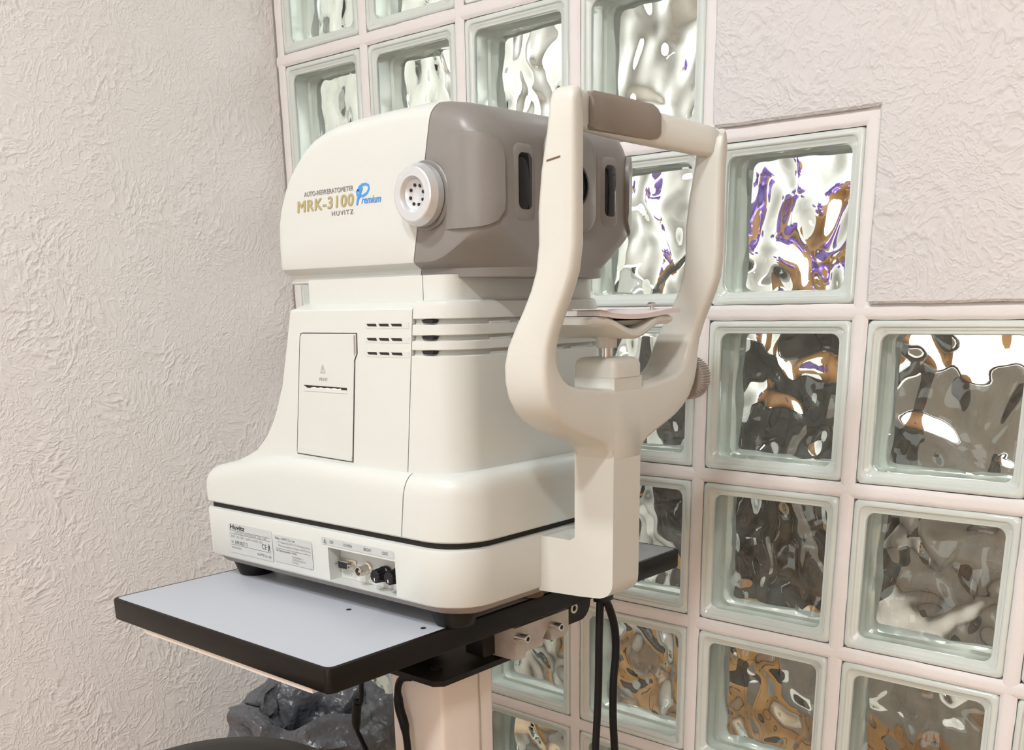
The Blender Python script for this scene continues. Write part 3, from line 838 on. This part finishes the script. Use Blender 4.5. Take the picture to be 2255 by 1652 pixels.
text_obj('lettering', 'PRINT', .6895, .7025, .9800, .9832, yt(.9815) - .00135, 'inkgrey', door)
bm = bmesh.new(); T = [(.6920, .9880), (.6992, .9880), (.6956, .9958), (.6920, .9880)]; y = yt(.9958) - .0018
for a, b in zip(T, T[1:]): ribbon(bm, [a, b], .0004, y)
ribbon(bm, [(.6956, .9935), (.6956, .9902)], .0005, y); ribbon(bm, [(.6956, .9895), (.6956, .9889)], .0005, y)
finish('warning_triangle', bm, 'inkgrey', door, smooth=False)
# ---- neck
def neck(k):
    return loft([[(x, y, z) for x, y in rrect(.6600, .8580, YC - .1115, YC + .1115, (.006, .020, .020, .006), 5)] for z in (1.046, 1.0765)])
nkr, nkf = seam_pair(neck, (.8270, 0, 1.06), (1, 0, 0), .0010, 'neck_rear', 'cream', 'neck_front', 'cream', mach)

# ---- head
HT = [(.6170, 1.0960), (.6178, 1.1040), (.6191, 1.1122), (.6225, 1.1275), (.6267, 1.1421), (.6335, 1.1575), (.6413, 1.1707), (.6490, 1.1800), (.6578, 1.1879), (.6700, 1.1980), (.6842, 1.2055), (.7000, 1.2103), (.7184, 1.2135), (.7506, 1.2162), (.7931, 1.2174), (.8200, 1.2177), (.8387, 1.2177), (.8550, 1.2170), (.8700, 1.2150), (.8800, 1.2125), (.8880, 1.2090), (.8950, 1.2040), (.9000, 1.1985), (.9035, 1.1930), (.9055, 1.1870), (.9062, 1.1810)]
XF, H0, RF = .9062, .1140, .030
def hhalf(x):
    h = H0
    if x > XF - RF: h = H0 - (RF - math.sqrt(max(0, RF * RF - (x - XF + RF) ** 2)))
    if x < .632: h = H0 - .007 * ((.632 - x) / .015) ** 2
    return h
def head_section(x):
    zt = interp(HT, x); h = hhalf(x)
    rt = .014 + .016 * sstep(.83, .90, x)
    rt = min(rt, max(.002, (zt - 1.09) * .8))
    k = sstep(.838, .912, x)
    zc = 1.0876 + .026 * k; ins = .011 + .036 * k
    zb = 1.0735; zl = 1.0822
    half = [(0, zb), (h - ins - .001, zb), (h - ins, zb + .0008), (h - ins, zl - .0004), (h - ins + .0012, zl + .0003)]
    half += [(h - ins * .55, zl + (zc - zl) * .42), (h - .0035 - .004 * k, zc - .0022 - .003 * k), (h - .0008, zc - .0002), (h, zc + .002)]
    for j in range(1, 5):
        half.append((h, zc + .002 + (zt - rt - zc - .002) * j / 4))
    for j in range(1, 8):
        a = math.radians(90 * j / 7)
        half.append((h - rt + rt * math.cos(a), zt - rt + rt * math.sin(a)))
    half += [((h - rt) * .6, zt + .0004), (0, zt + .0006)]
    full = [(x, YC + v, z) for v, z in half] + [(x, YC - v, z) for v, z in half[-2:0:-1]]
    return full
def head(k):
    xs = [a for a, _ in HT] + [.627, .64, .66, .735, .77, .812, .832, .845, .862, .8765, .8840, .8917]
    rings = [head_section(x) for x in sorted(set(xs))]
    return loft(rings)
hdr, hdf = seam_pair(head, (.8180, 0, 1.083), (1, 0, -.232), .0012, 'head_rear_cover', 'cream', 'head_front_cover', 'taupe', mach, 30)
finish('seam_core', box(.72, .862, YC - .1115, YC + .1115, 1.118, 1.205, .01), 'dark', mach)
# cheek plates
for s in (-1, 1):
    bm = bmesh.new()
    xs = [.850, .858, .866, .874, .880, .886, .892, .897, .9008, .9038, .9056]
    za, zb = 1.1130, 1.1880
    G0 = []; G1 = []
    for i, x in enumerate(xs):
        t = i / (len(xs) - 1)
        rr = .014; e = max(0, (i - 5) / 5)
        cutz = rr * (1 - math.sqrt(max(0, 1 - e * e)))
        dh = .0042 * sstep(0, .35, t)
        h = hhalf(x); nx = (x - (XF - RF)) / RF if x > XF - RF else 0
        ny = math.sqrt(max(0, 1 - nx * nx))
        c0 = []; c1 = []
        for k in range(8):
            z = za + cutz + (zb - za - 2 * cutz) * k / 7
            edge = .0012 if k in (0, 7) else 0
            c1.append(bm.verts.new((x + nx * (dh - edge), YC + s * (h + ny * (dh - edge)), z)))
            c0.append(bm.verts.new((x - nx * .002, YC + s * (h - ny * .002), z)))
        G0.append(c0); G1.append(c1)
    n = len(xs)
    for i in range(n - 1):
        for k in range(7):
            bm.faces.new((G1[i][k], G1[i + 1][k], G1[i + 1][k + 1], G1[i][k + 1]))
        bm.faces.new((G0[i][0], G0[i + 1][0], G1[i + 1][0], G1[i][0])); bm.faces.new((G0[i][7], G1[i][7], G1[i + 1][7], G0[i + 1][7]))
    for k in range(7):
        bm.faces.new((G0[n - 1][k], G0[n - 1][k + 1], G1[n - 1][k + 1], G1[n - 1][k]))
    finish('cheek_plate', bm, 'taupe', hdf, ang=50)
# raised centre with the measuring lens, and two dark windows
def plate_x(v0, v1, z0_, z1_, r, x0, x1, bev):
    pts = rrect(YC + v0, YC + v1, z0_, z1_, r, 5)
    pin = rrect(YC + v0 + bev, YC + v1 - bev, z0_ + bev, z1_ - bev, max(.001, r - bev), 5)
    return loft([[(x0, y, z) for y, z in pts], [(x1 - bev * .6, y, z) for y, z in pts], [(x1, y, z) for y, z in pin]])
cen = finish('lens_bezel', plate_x(-.036, .036, 1.1130, 1.1960, .018, .896, .9125, .004), 'taupe', hdf, ang=40)
finish('measuring_lens', lathe([(.0185, 0), (.0185, .003), (.016, .0035), (.0155, .002), (.0001, .0024)], (.9122, YC, 1.152), 'x', 40), 'window', cen)
for s in (-1, 1):
    fr = finish('window_surround', plate_x(s * .0625 - .0145, s * .0625 + .0145, 1.1190, 1.1820, .009, .898, .9076, .003), 'taupe', hdf, ang=40)
    finish('sensor_window', plate_x(s * .0625 - .0088, s * .0625 + .0088, 1.1290, 1.1745, .0055, .9060, .9081, .0006), 'window', fr, ang=40)
# speaker-like silver dial on the near side
KX, KZ, KY = .8388, 1.1420, YC - H0
finish('dial_collar', lathe([(.0285, .002), (.0285, -.0022), (.0275, -.0030), (.020, -.0030)], (KX + .001, KY, KZ), 'y', 48), 'taupe', mach)
kn = finish('silver_dial', lathe([(.0245, -.0030), (.0248, -.0040), (.0257, -.0045), (.0257, -.0112), (.0252, -.0122), (.0226, -.0172), (.0214, -.0178), (.0150, -.0178), (.0144, -.0172), (.0125, -.0138), (.0080, -.0114), (.0001, -.0106)], (KX, KY, KZ), 'y', 64), 'silver', mach, ang=25)
for k in range(8):
    a = 2 * math.pi * k / 8 + .25
    finish('dial_hole', lathe([(.0014, -.0110), (.0014, -.0124)], (KX + .0082 * math.cos(a), KY, KZ + .0082 * math.sin(a)), 'y', 12), 'dark', kn)
# printing on the head
yh = KY - .0003
def pxz(px, py): p = PY(px, py, yh); return p.x, p.z
ax, az = pxz(670, 433); bx, bz = pxz(778, 420)
def word(body, l, r, h, m, **kw):
    (xa, za), (xb, zb) = pxz(*l), pxz(*r)
    return text_obj('lettering', body, xa, xb, za, za + h, yh, m, hdr, dz=zb - za, **kw)
word('AUTO-REF/KERATOMETER', (670, 434), (778, 419), .0042, 'inkgrey', fat=.00012)
word('MRK-3100', (655, 470), (778, 453), .0102, 'gold', shear=.12, spacing=1.1, fat=.0011)
word('HUVITZ', (731, 476), (778, 471), .0040, 'inkgrey', spacing=1.25, fat=.00025)
word('remium', (796, 449), (839, 445), .0062, 'blue', shear=.45, fat=.00018)
bm = bmesh.new()
def st_(pts, w): ribbon(bm, [pxz(*p) for p in pts], w, yh)
st_([(786, 452), (788, 440), (792, 426), (797, 412)], [.0020, .0028, .0032, .0030])
st_([(788, 421), (791, 412), (797, 407), (805, 405), (811, 408), (812, 416), (808, 425), (800, 431), (792, 432), (786, 429), (785, 423), (789, 418)], .0023)
finish('script_initial', bm, 'blue', hdr, smooth=False)

# ---- chin and forehead rest
XFR, DEP = .975, .0460
def shift(z): return .028 * sstep(1.000, 1.092, z)
def dep(z): return DEP - .009 * sstep(.99, 1.06, z) - .013 * sstep(1.12, 1.21, z)
def skew(v, z):                                  # the far upright sits a little lower
    t = (v + .119) / .238 * sstep(1.0, 1.2, z)
    return -.004 * t, -.008 * t
# foot of the post: runs back to the base
outl = [(BXB - .004, .7730), (BXB - .004, .8300), (.924, .8300), (.9295, .8335), (.9295, .9852), (XFR - .0006, .9852), (XFR - .0006, .7950)]
for k in range(1, 7):
    a = math.radians(90 * k / 6); outl.append((XFR - .0206 + .020 * math.cos(a), .7930 - .016 * math.sin(a) * 1.0))
outl.append((.935, .7755))
finish('rest_post', prism_y(outl, YC - .0216, YC + .0216, .0050, 3), 'cream_rest', mach, ang=40)
LEFT = [((.1120, 1.2085), (.1060, 1.2000)), ((.1165, 1.2060), (.1040, 1.1900)), ((.1188, 1.1990), (.1030, 1.1820)), ((.1190, 1.180), (.1030, 1.172)), ((.1190, 1.150), (.1030, 1.150)), ((.1190, 1.120), (.1030, 1.120)), ((.1190, 1.095), (.1030, 1.095)), ((.1195, 1.075), (.1035, 1.075)), ((.1200, 1.060), (.1040, 1.060)), ((.1205, 1.045), (.1045, 1.045)), ((.1210, 1.030), (.1048, 1.030)), ((.1214, 1.015), (.1045, 1.017)), ((.1214, 1.000), (.1030, 1.006)), ((.1205, .986), (.0995, .997)), ((.1165, .972), (.0940, .9895)), ((.1080, .9595), (.0860, .9840)), ((.0970, .9505), (.0760, .9812)), ((.0830, .9430), (.0640, .9795)), ((.0660, .9365), (.0510, .9780)), ((.0480, .9305), (.0390, .9770)), ((.0330, .9250), (.0290, .9762)), ((.0240, .9190), (.0210, .9760)), ((.0200, .9080), (.0180, .9760))]
bm = bmesh.new()
stations = [(-o[0], o[1], -i[0], i[1]) for o, i in LEFT] + [(o[0], o[1], i[0], i[1]) for o, i in LEFT[::-1]]
rings = []
for (ov, oz, iv, iz) in stations:
    ring = []
    e = .0048
    dv, dz = iv - ov, iz - oz; L = math.hypot(dv, dz); ux, uz = dv / L, dz / L
    e2 = min(e, L * .3)
    def pt(v, z, off):
        sk = skew(v, z); return (XFR + shift(z) - off, YC + v + sk[0], z + sk[1])
    do, di = dep(oz), dep(iz)
    ring = [pt(ov + ux * e2, oz + uz * e2, 0), pt(ov + ux * e2 * .3, oz + uz * e2 * .3, e * .3), pt(ov, oz, e), pt(ov, oz, do - e), pt(ov + ux * e2 * .3, oz + uz * e2 * .3, do - e * .3), pt(ov + ux * e2, oz + uz * e2, do),
            pt(iv - ux * e2, iz - uz * e2, di), pt(iv - ux * e2 * .3, iz - uz * e2 * .3, di - e * .3), pt(iv, iz, di - e), pt(iv, iz, e), pt(iv - ux * e2 * .3, iz - uz * e2 * .3, e * .3), pt(iv - ux * e2, iz - uz * e2, 0)]
    rings.append(ring)
loft(rings, bm=bm)
yoke = finish('rest_yoke', bm, 'cream_rest', mach, ang=50)
# height mark on the near upright
pm0, pm1 = PY(1203, 354, YC - .1195), PY(1233, 344, YC - .1195)
bm = bmesh.new(); ribbon(bm, [(pm0.x, pm0.z), (pm1.x, pm1.z)], .0012, YC - .1194)
finish('eye_level_mark', bm, 'brass', yoke, smooth=False)
# forehead bar bowed away from the patient
def bar_x(v): return XFR + .028 - .048 * math.cos(v / .119 * math.pi / 2) ** 1.2 if abs(v) < .119 else XFR + .028
rings = []
for k in range(25):
    v = -.1175 + .235 * k / 24
    t = 1 - abs(v) / .1175
    xf = bar_x(v); th = .014
    zt = 1.2225 - .0155 * (1 - t) ** 1.6; zb = 1.1930 - .0105 * (1 - t) ** 1.6; sk = skew(v, 1.2)
    if k in (0, 24): zt -= .007; zb += .005; xf -= .003; th = .009
    e = .0035
    sec = [(xf - e, zb), (xf, zb + e), (xf, zt - e), (xf - e, zt), (xf - th + e, zt), (xf - th, zt - e), (xf - th, zb + e), (xf - th + e, zb)]
    rings.append([(x, YC + v + sk[0], z + sk[1]) for x, z in sec])
bar = finish('forehead_bar', loft(rings), 'cream_rest', mach, ang=50)
rings = []
for k in range(15):
    v = -.050 + .100 * k / 14
    xf = bar_x(v) + .0062; e = .006
    ed = .002 if k in (0, 14) else 0
    t = 1 - abs(v) / .1175; zt, zb = 1.2250 - .0155 * (1 - t) ** 1.6 - ed - .004, 1.1945 - .0105 * (1 - t) ** 1.6 + ed - .004
    sec = [(xf - .012, zb), (xf - .003 - ed, zb), (xf - ed, zb + .004), (xf - ed, zt - e), (xf - .0035 - ed, zt - .0005), (xf - .011, zt), (xf - .0195, zt - .001), (xf - .0195, zt - .006), (xf - .012, zt - .006)]
    rings.append([(x, YC + v, z) for x, z in sec])
finish('forehead_pad', loft(rings), 'pad', mach, ang=40)
# height block, stem, chin cup
finish('height_block', loft([[(x, y, z) for x, y in rrect(XFR - .048 + d, XFR - d, YC - .0220 + d, YC + .0220 - d, .006, 4)] for d, z in ((.0, .9850), (.0, .9955), (.001, .9990), (.0035, 1.0015), (.006, 1.0022))]), 'cream_rest', mach)
SX = XFR - .024
finish('chin_stem_rod', lathe([(.0058, 1.000), (.0058, 1.0150)], (SX, YC - .002, 0), 'z', 24), 'screw', mach)
finish('chin_stem_sleeve', lathe([(.0092, 1.0105), (.0095, 1.0115), (.0100, 1.0310)], (SX, YC - .002, 0), 'z', 28), 'cream_rest', mach)
def cup_z(v): return 1.0385 - .0115 * math.cos(min(1, abs(v) / .043) * math.pi / 2) ** 1.6
rings = []
vs = [-.064 + .128 * k / 32 for k in range(33)]
CUX0, CUX1 = XFR - .070, XFR + .004
for v in vs:
    zt = cup_z(v)
    th = .0085
    f = .012 * math.cos(min(1, abs(v) / .05) * math.pi / 2)      # the front lip swings out a little in the middle
    ed = .002 if abs(v) > .0635 else 0
    sec = [(CUX0, zt - th + ed), (CUX1 + f * .3 - .003, zt - th + ed), (CUX1 + f * .3, zt - th + .003), (CUX1 + f * .3, zt - .002), (CUX1 + f * .3 - .002, zt - ed), (CUX0 + .002, zt - ed), (CUX0, zt - .002)]
    rings.append([(x, YC + v, z) for x, z in sec])
cup = finish('chin_cup', loft(rings), 'cream_rest', mach, ang=45)
finish('cup_support', loft([[(x, y, z) for x, y in rrect(SX - a, SX + a, YC - b, YC + b, .008, 4)] for a, b, z in ((.012, .014, 1.0285), (.020, .030, 1.0310), (.022, .040, 1.0345))]), 'cream_rest', mach)
for s in (-1, 1):
    finish('paper_pin', lathe([(.0018, 0), (.0018, .0085), (.0042, .0090), (.0046, .0105), (.0030, .0122), (.0001, .0126)], (XFR - .010 if s > 0 else XFR - .045, YC + s * .0505, cup_z(.0505) - .001), 'z', 18), 'screw', mach)
# knurled height knob on the far side
kp = PX(1528, 868, XFR - .022)
kc = Vector((XFR - .022, YC + .1235, .9745))
finish('knob_shaft', lathe([(.0085, -.030), (.0085, .012)], tuple(kc), 'y', 20), 'cream_rest', mach)
rings = []
for (hy, r, rib) in ((.008, .0150, 0), (.0085, .0195, 0), (.0100, .0205, 1), (.0235, .0205, 1), (.0250, .0195, 0), (.0252, .008, 0)):
    rings.append([(kc.x + (r + (.0007 if k % 4 < 2 else -.0004) * rib) * math.cos(2 * math.pi * k / 192), kc.y + hy, kc.z + (r + (.0007 if k % 4 < 2 else -.0004) * rib) * math.sin(2 * math.pi * k / 192)) for k in range(192)])
finish('height_knob', loft(rings), 'knobgrey', mach, ang=20)

# stack of chin papers pinned on the cup
paper = thing('chin_paper_stack', 'stack of pale pink chin papers pinned on the chin cup', 'paper', (XFR - .03, YC, cup_z(.06)))
def sheet(name, z0f, th, x0, x1, v0, v1, m, curl=0):
    rings = []
    for k in range(29):
        v = v0 + (v1 - v0) * k / 28
        zc = 1.0392 + z0f - .0042 * math.cos(min(1, abs(v) / .06) * math.pi / 2) ** 1.2 + curl * (v - v0) * .0
        rings.append([(x0, YC + v, zc), (x1, YC + v, zc), (x1, YC + v, zc + th), (x0, YC + v, zc + th)])
    return finish(name, loft(rings), m, paper, ang=30)
sheet('paper_pad', 0.0006, .0042, XFR - .062, XFR + .006, -.052, .074, 'paper')
sheet('torn_sheet', 0.0052, .0006, XFR - .020, XFR + .0075, -.058, -.040, 'paperwhite')

# ================================================================== cables
def cable(name, label, path, r, cat='cable'):
    return tag(finish(name, tube(path, r), 'cable', ang=60), label, cat)
c0 = Vector((.935, YC + .006, .772))
def at(px, py, ref): # same depth along the view as ref
    d = ray(px, py); return CAM + d * ((ref - CAM).dot(fwd))
def along(pts, X): return [PX(px, py, X) for px, py in pts]
XC = .938
pth = along([(1322, 1318), (1321, 1345), (1319, 1420), (1318, 1500), (1315, 1580), (1311, 1660), (1310, 1760), (1312, 1900), (1318, 2060)], XC)
pth = [tuple(p) for p in pth] + [(pth[-1].x + .005, pth[-1].y + .02, .16), (pth[-1].x + .02, pth[-1].y + .06, .02)]
cable('power_cable', 'black cable hanging straight down from the chin-rest foot, left one of two', pth, .0039)
pth = along([(1330, 1316), (1342, 1340), (1354, 1385), (1356, 1440), (1351, 1500), (1350, 1580), (1354, 1660), (1358, 1760), (1360, 1900), (1362, 2060)], XC + .004)
pth = [tuple(p) for p in pth] + [(pth[-1].x + .01, pth[-1].y + .04, .16), (pth[-1].x + .03, pth[-1].y + .10, .02)]
cable('power_cable', 'black cable looping out from the chin-rest foot, right one of two', pth, .0041)
p = PX(1326, 1316, XC + .002)
tag(finish('cable_tie', box(p.x - .004, p.x + .007, p.y - .010, p.y + .010, p.z - .003, p.z + .003, .001), 'cable'), 'black cable tie holding two cables under the chin-rest foot', 'cable tie')
yk = CYa - .012
pth = [PY(px, py, yk) for px, py in ((905, 1492), (884, 1496), (876, 1520), (880, 1560), (891, 1600), (899, 1660), (904, 1740), (906, 1860), (906, 2000))]
pth = [tuple(q) for q in pth] + [(pth[-1].x + .01, pth[-1].y - .01, .2), (pth[-1].x + .03, pth[-1].y - .06, .012)]
cable('table_cable', 'black cable with a sleeve running down beside the beige column', pth, lambda t: .0040 + .0013 * sstep(.22, .25, t) * (1 - sstep(.40, .43, t)))
pth = [PY(px, py, -.43) for px, py in ((800, 1500), (796, 1530), (787, 1548), (785, 1600), (797, 1632), (812, 1665), (826, 1720), (832, 1820), (832, 1950))]
pth = [(pth[0].x, pth[0].y, TZ - TTH - .004)] + [tuple(q) for q in pth[1:]] + [(pth[-1].x + .01, pth[-1].y - .01, .2), (pth[-1].x + .02, pth[-1].y - .03, .012)]
cable('table_cable', 'black cable with an inline plug hanging in front of the grey bin bag', pth, lambda t: .0030 + .0028 * sstep(.15, .18, t) * (1 - sstep(.28, .33, t)))

# ================================================================== bin with bag
bc = Vector((.285, -.240, 0)); BUP = .165
binn = thing('waste_bin', 'dark waste bin with a crumpled grey plastic liner in the corner', 'bin', tuple(bc))
finish('bin_body', lathe([(.095, 0), (.10, .004), (.114, .25 + BUP), (.117, .26 + BUP), (.112, .262 + BUP), (.108, .25 + BUP), (.094, .01)], (bc.x, bc.y, 0), 'z', 40, cap=False), 'bin', binn)
def bag():
    bm = bmesh.new()
    prof = [(.112, .03), (.126, .12), (.132, .20), (.134, .245), (.133, .272), (.126, .290), (.114, .297), (.100, .290), (.088, .262), (.070, .20), (.04, .17), (.004, .16)]
    pp = []
    for (a, b) in zip(prof, prof[1:]):
        for k in range(5): pp.append((a[0] + (b[0] - a[0]) * k / 5, a[1] + (b[1] - a[1]) * k / 5))
    pp.append(prof[-1])
    n = 120; rings = []
    for r, h in pp:
        ring = []
        for k in range(n):
            a = 2 * math.pi * k / n
            v = Vector((math.cos(a), math.sin(a), h * 8))
            q = v * 1.6 + Vector((noise.noise(v * 1.2), noise.noise(v * 1.2 + Vector((5, 2, 1))), 0)) * .9
            f = (1 - abs(noise.noise(q * 1.1))) ** 2 * .030 + noise.noise(q * 2.6) * .007 - .020
            up = noise.noise(Vector((math.cos(a) * 1.3, math.sin(a) * 1.3, 7))) * .045 * sstep(.15, .28, h) + f * .25 * sstep(.2, .29, h)
            rr = r + f * (1 if h > .08 else .4)
            ring.append((bc.x + rr * math.cos(a), bc.y + rr * math.sin(a), h + up + BUP))
        rings.append(ring)
    return loft(rings, False, True)
finish('bag_liner', bag(), 'bag', binn, ang=50)

# ================================================================== stool
sc_ = Vector((.700, -.680, 0)); SH = .612; SR = .132
stool = thing('stool', 'round black padded stool seat below the table', 'stool', (sc_.x, sc_.y, 0))
finish('seat', lathe([(.10, SH - .07), (SR - .012, SH - .065), (SR, SH - .05), (SR, SH - .028), (SR - .006, SH - .014), (SR - .02, SH - .005), (SR - .05, SH), (.001, SH + .003)], (sc_.x, sc_.y, 0), 'z', 64), 'stool', stool)
finish('gas_lift', lathe([(.025, .08), (.025, .30), (.014, .30), (.014, SH - .068)], (sc_.x, sc_.y, 0), 'z', 20), 'black', stool)
for k in range(5):
    a = 2 * math.pi * k / 5 + .3
    c, s = math.cos(a), math.sin(a)
    finish('leg', tube([(sc_.x + .02 * c, sc_.y + .02 * s, .10), (sc_.x + .10 * c, sc_.y + .10 * s, .085), (sc_.x + .15 * c, sc_.y + .15 * s, .06)], .014, 10), 'black', stool)
    finish('castor', lathe([(.006, -.01), (.024, -.009), (.025, .009), (.006, .01)], (sc_.x + .15 * c, sc_.y + .15 * s, .0255), 'x' if abs(c) < .5 else 'y', 18), 'black', stool)

# ================================================================== things in the room beyond
def cabinet(name, label, x0, x1, y0, y1, h, m, doors=3, cat='cabinet'):
    t = thing(name, label, cat, ((x0 + x1) / 2, (y0 + y1) / 2, 0))
    finish('body', box(x0, x1, y0, y1, 0, h - .03, .003), m, t)
    finish('top', box(x0 - .01, x1 + .01, y0 - .015, y1, h - .03, h, .003), m, t)
    for k in range(doors):
        a = x0 + (x1 - x0) * k / doors; b = x0 + (x1 - x0) * (k + 1) / doors
        d = finish('door', box(a + .004, b - .004, y0 - .018, y0, .06, h - .045, .003), m, t)
        finish('handle', box(b - .035, b - .022, y0 - .032, y0 - .018, h * .55, h * .68, .003), 'screw', d)
    return t
t = cabinet('sideboard', 'dark brown sideboard standing behind the right glass blocks', .12, 1.35, .85, 1.25, .94, 'darkwood', 3)
for k in range(3):
    a, b = .12 + .41 * k, .12 + .41 * (k + 1)
    d = finish('drawer', box(a + .006, b - .006, .815, .832, .03, .30, .003), 'tanorange', t)
    finish('drawer_pull', box((a + b) / 2 - .05, (a + b) / 2 + .05, .800, .815, .16, .18, .003), 'darkwood', d)
cabinet('white_cabinet', 'white low cabinet beside the dark sideboard behind the glass blocks', -.60, .10, .90, 1.25, .93, 'roomwhite', 2)
cabinet('desk_cabinet', 'charcoal low cabinet behind the middle glass blocks', -2.1, -.62, .90, 1.35, .80, 'greydark', 3)

# lavender pot on the sideboard
pot = thing('flower_pot', 'orange-brown pot with purple flowers behind the glass blocks', 'flower pot', (.48, 1.00, .94))
finish('pot', lathe([(.075, .0), (.08, .004), (.12, .10), (.125, .125), (.118, .125), (.07, .01)], (.48, 1.00, .9402), 'z', 28, cap=False), 'orange', pot)
for k in range(8):
    a = random.uniform(0, 2 * math.pi); sp = random.uniform(.02, .15); hh = random.uniform(.16, .40)
    top = Vector((.48 + sp * math.cos(a), 1.00 + sp * math.sin(a) * .7, .96 + hh))
    finish('stem', tube([(.48 + .02 * math.cos(a), 1.00 + .02 * math.sin(a), .96), tuple(Vector((.48, 1.00, .96)).lerp(top, .6) + Vector((0, 0, .03))), tuple(top)], .0035, 6, steps=3), 'leaf', pot)
    bm = bmesh.new()
    bmesh.ops.create_icosphere(bm, subdivisions=2, radius=.034 + random.random() * .016)
    for v in bm.verts:
        v.co *= 1 + .45 * noise.noise(v.co * 60 + top * 9); v.co += top
    finish('flower_head', bm, 'purple', pot, ang=60)
tag(finish('wooden_board', box(.34, .66, 1.17, 1.19, .9405, 1.30, .004), 'tanorange'), 'upright tan-orange board behind the purple flowers', 'board')

def chair_far(x, y, label):
    t = thing('upholstered_chair', label, 'chair', (x, y, 0))
    finish('seat', box(x - .24, x + .24, y - .22, y + .22, .40, .50, .02), 'taupefab', t)
    finish('backrest', box(x - .23, x + .23, y + .16, y + .23, .50, .92, .02), 'taupefab', t)
    for sx in (-1, 1):
        for sy in (-1, 1):
            finish('leg', box(x + sx * .20 - .018, x + sx * .20 + .018, y + sy * .18 - .018, y + sy * .18 + .018, 0, .40, .003), 'orange', t)
chair_far(1.05, .50, 'taupe upholstered chair with orange-brown legs behind the lower right glass blocks')
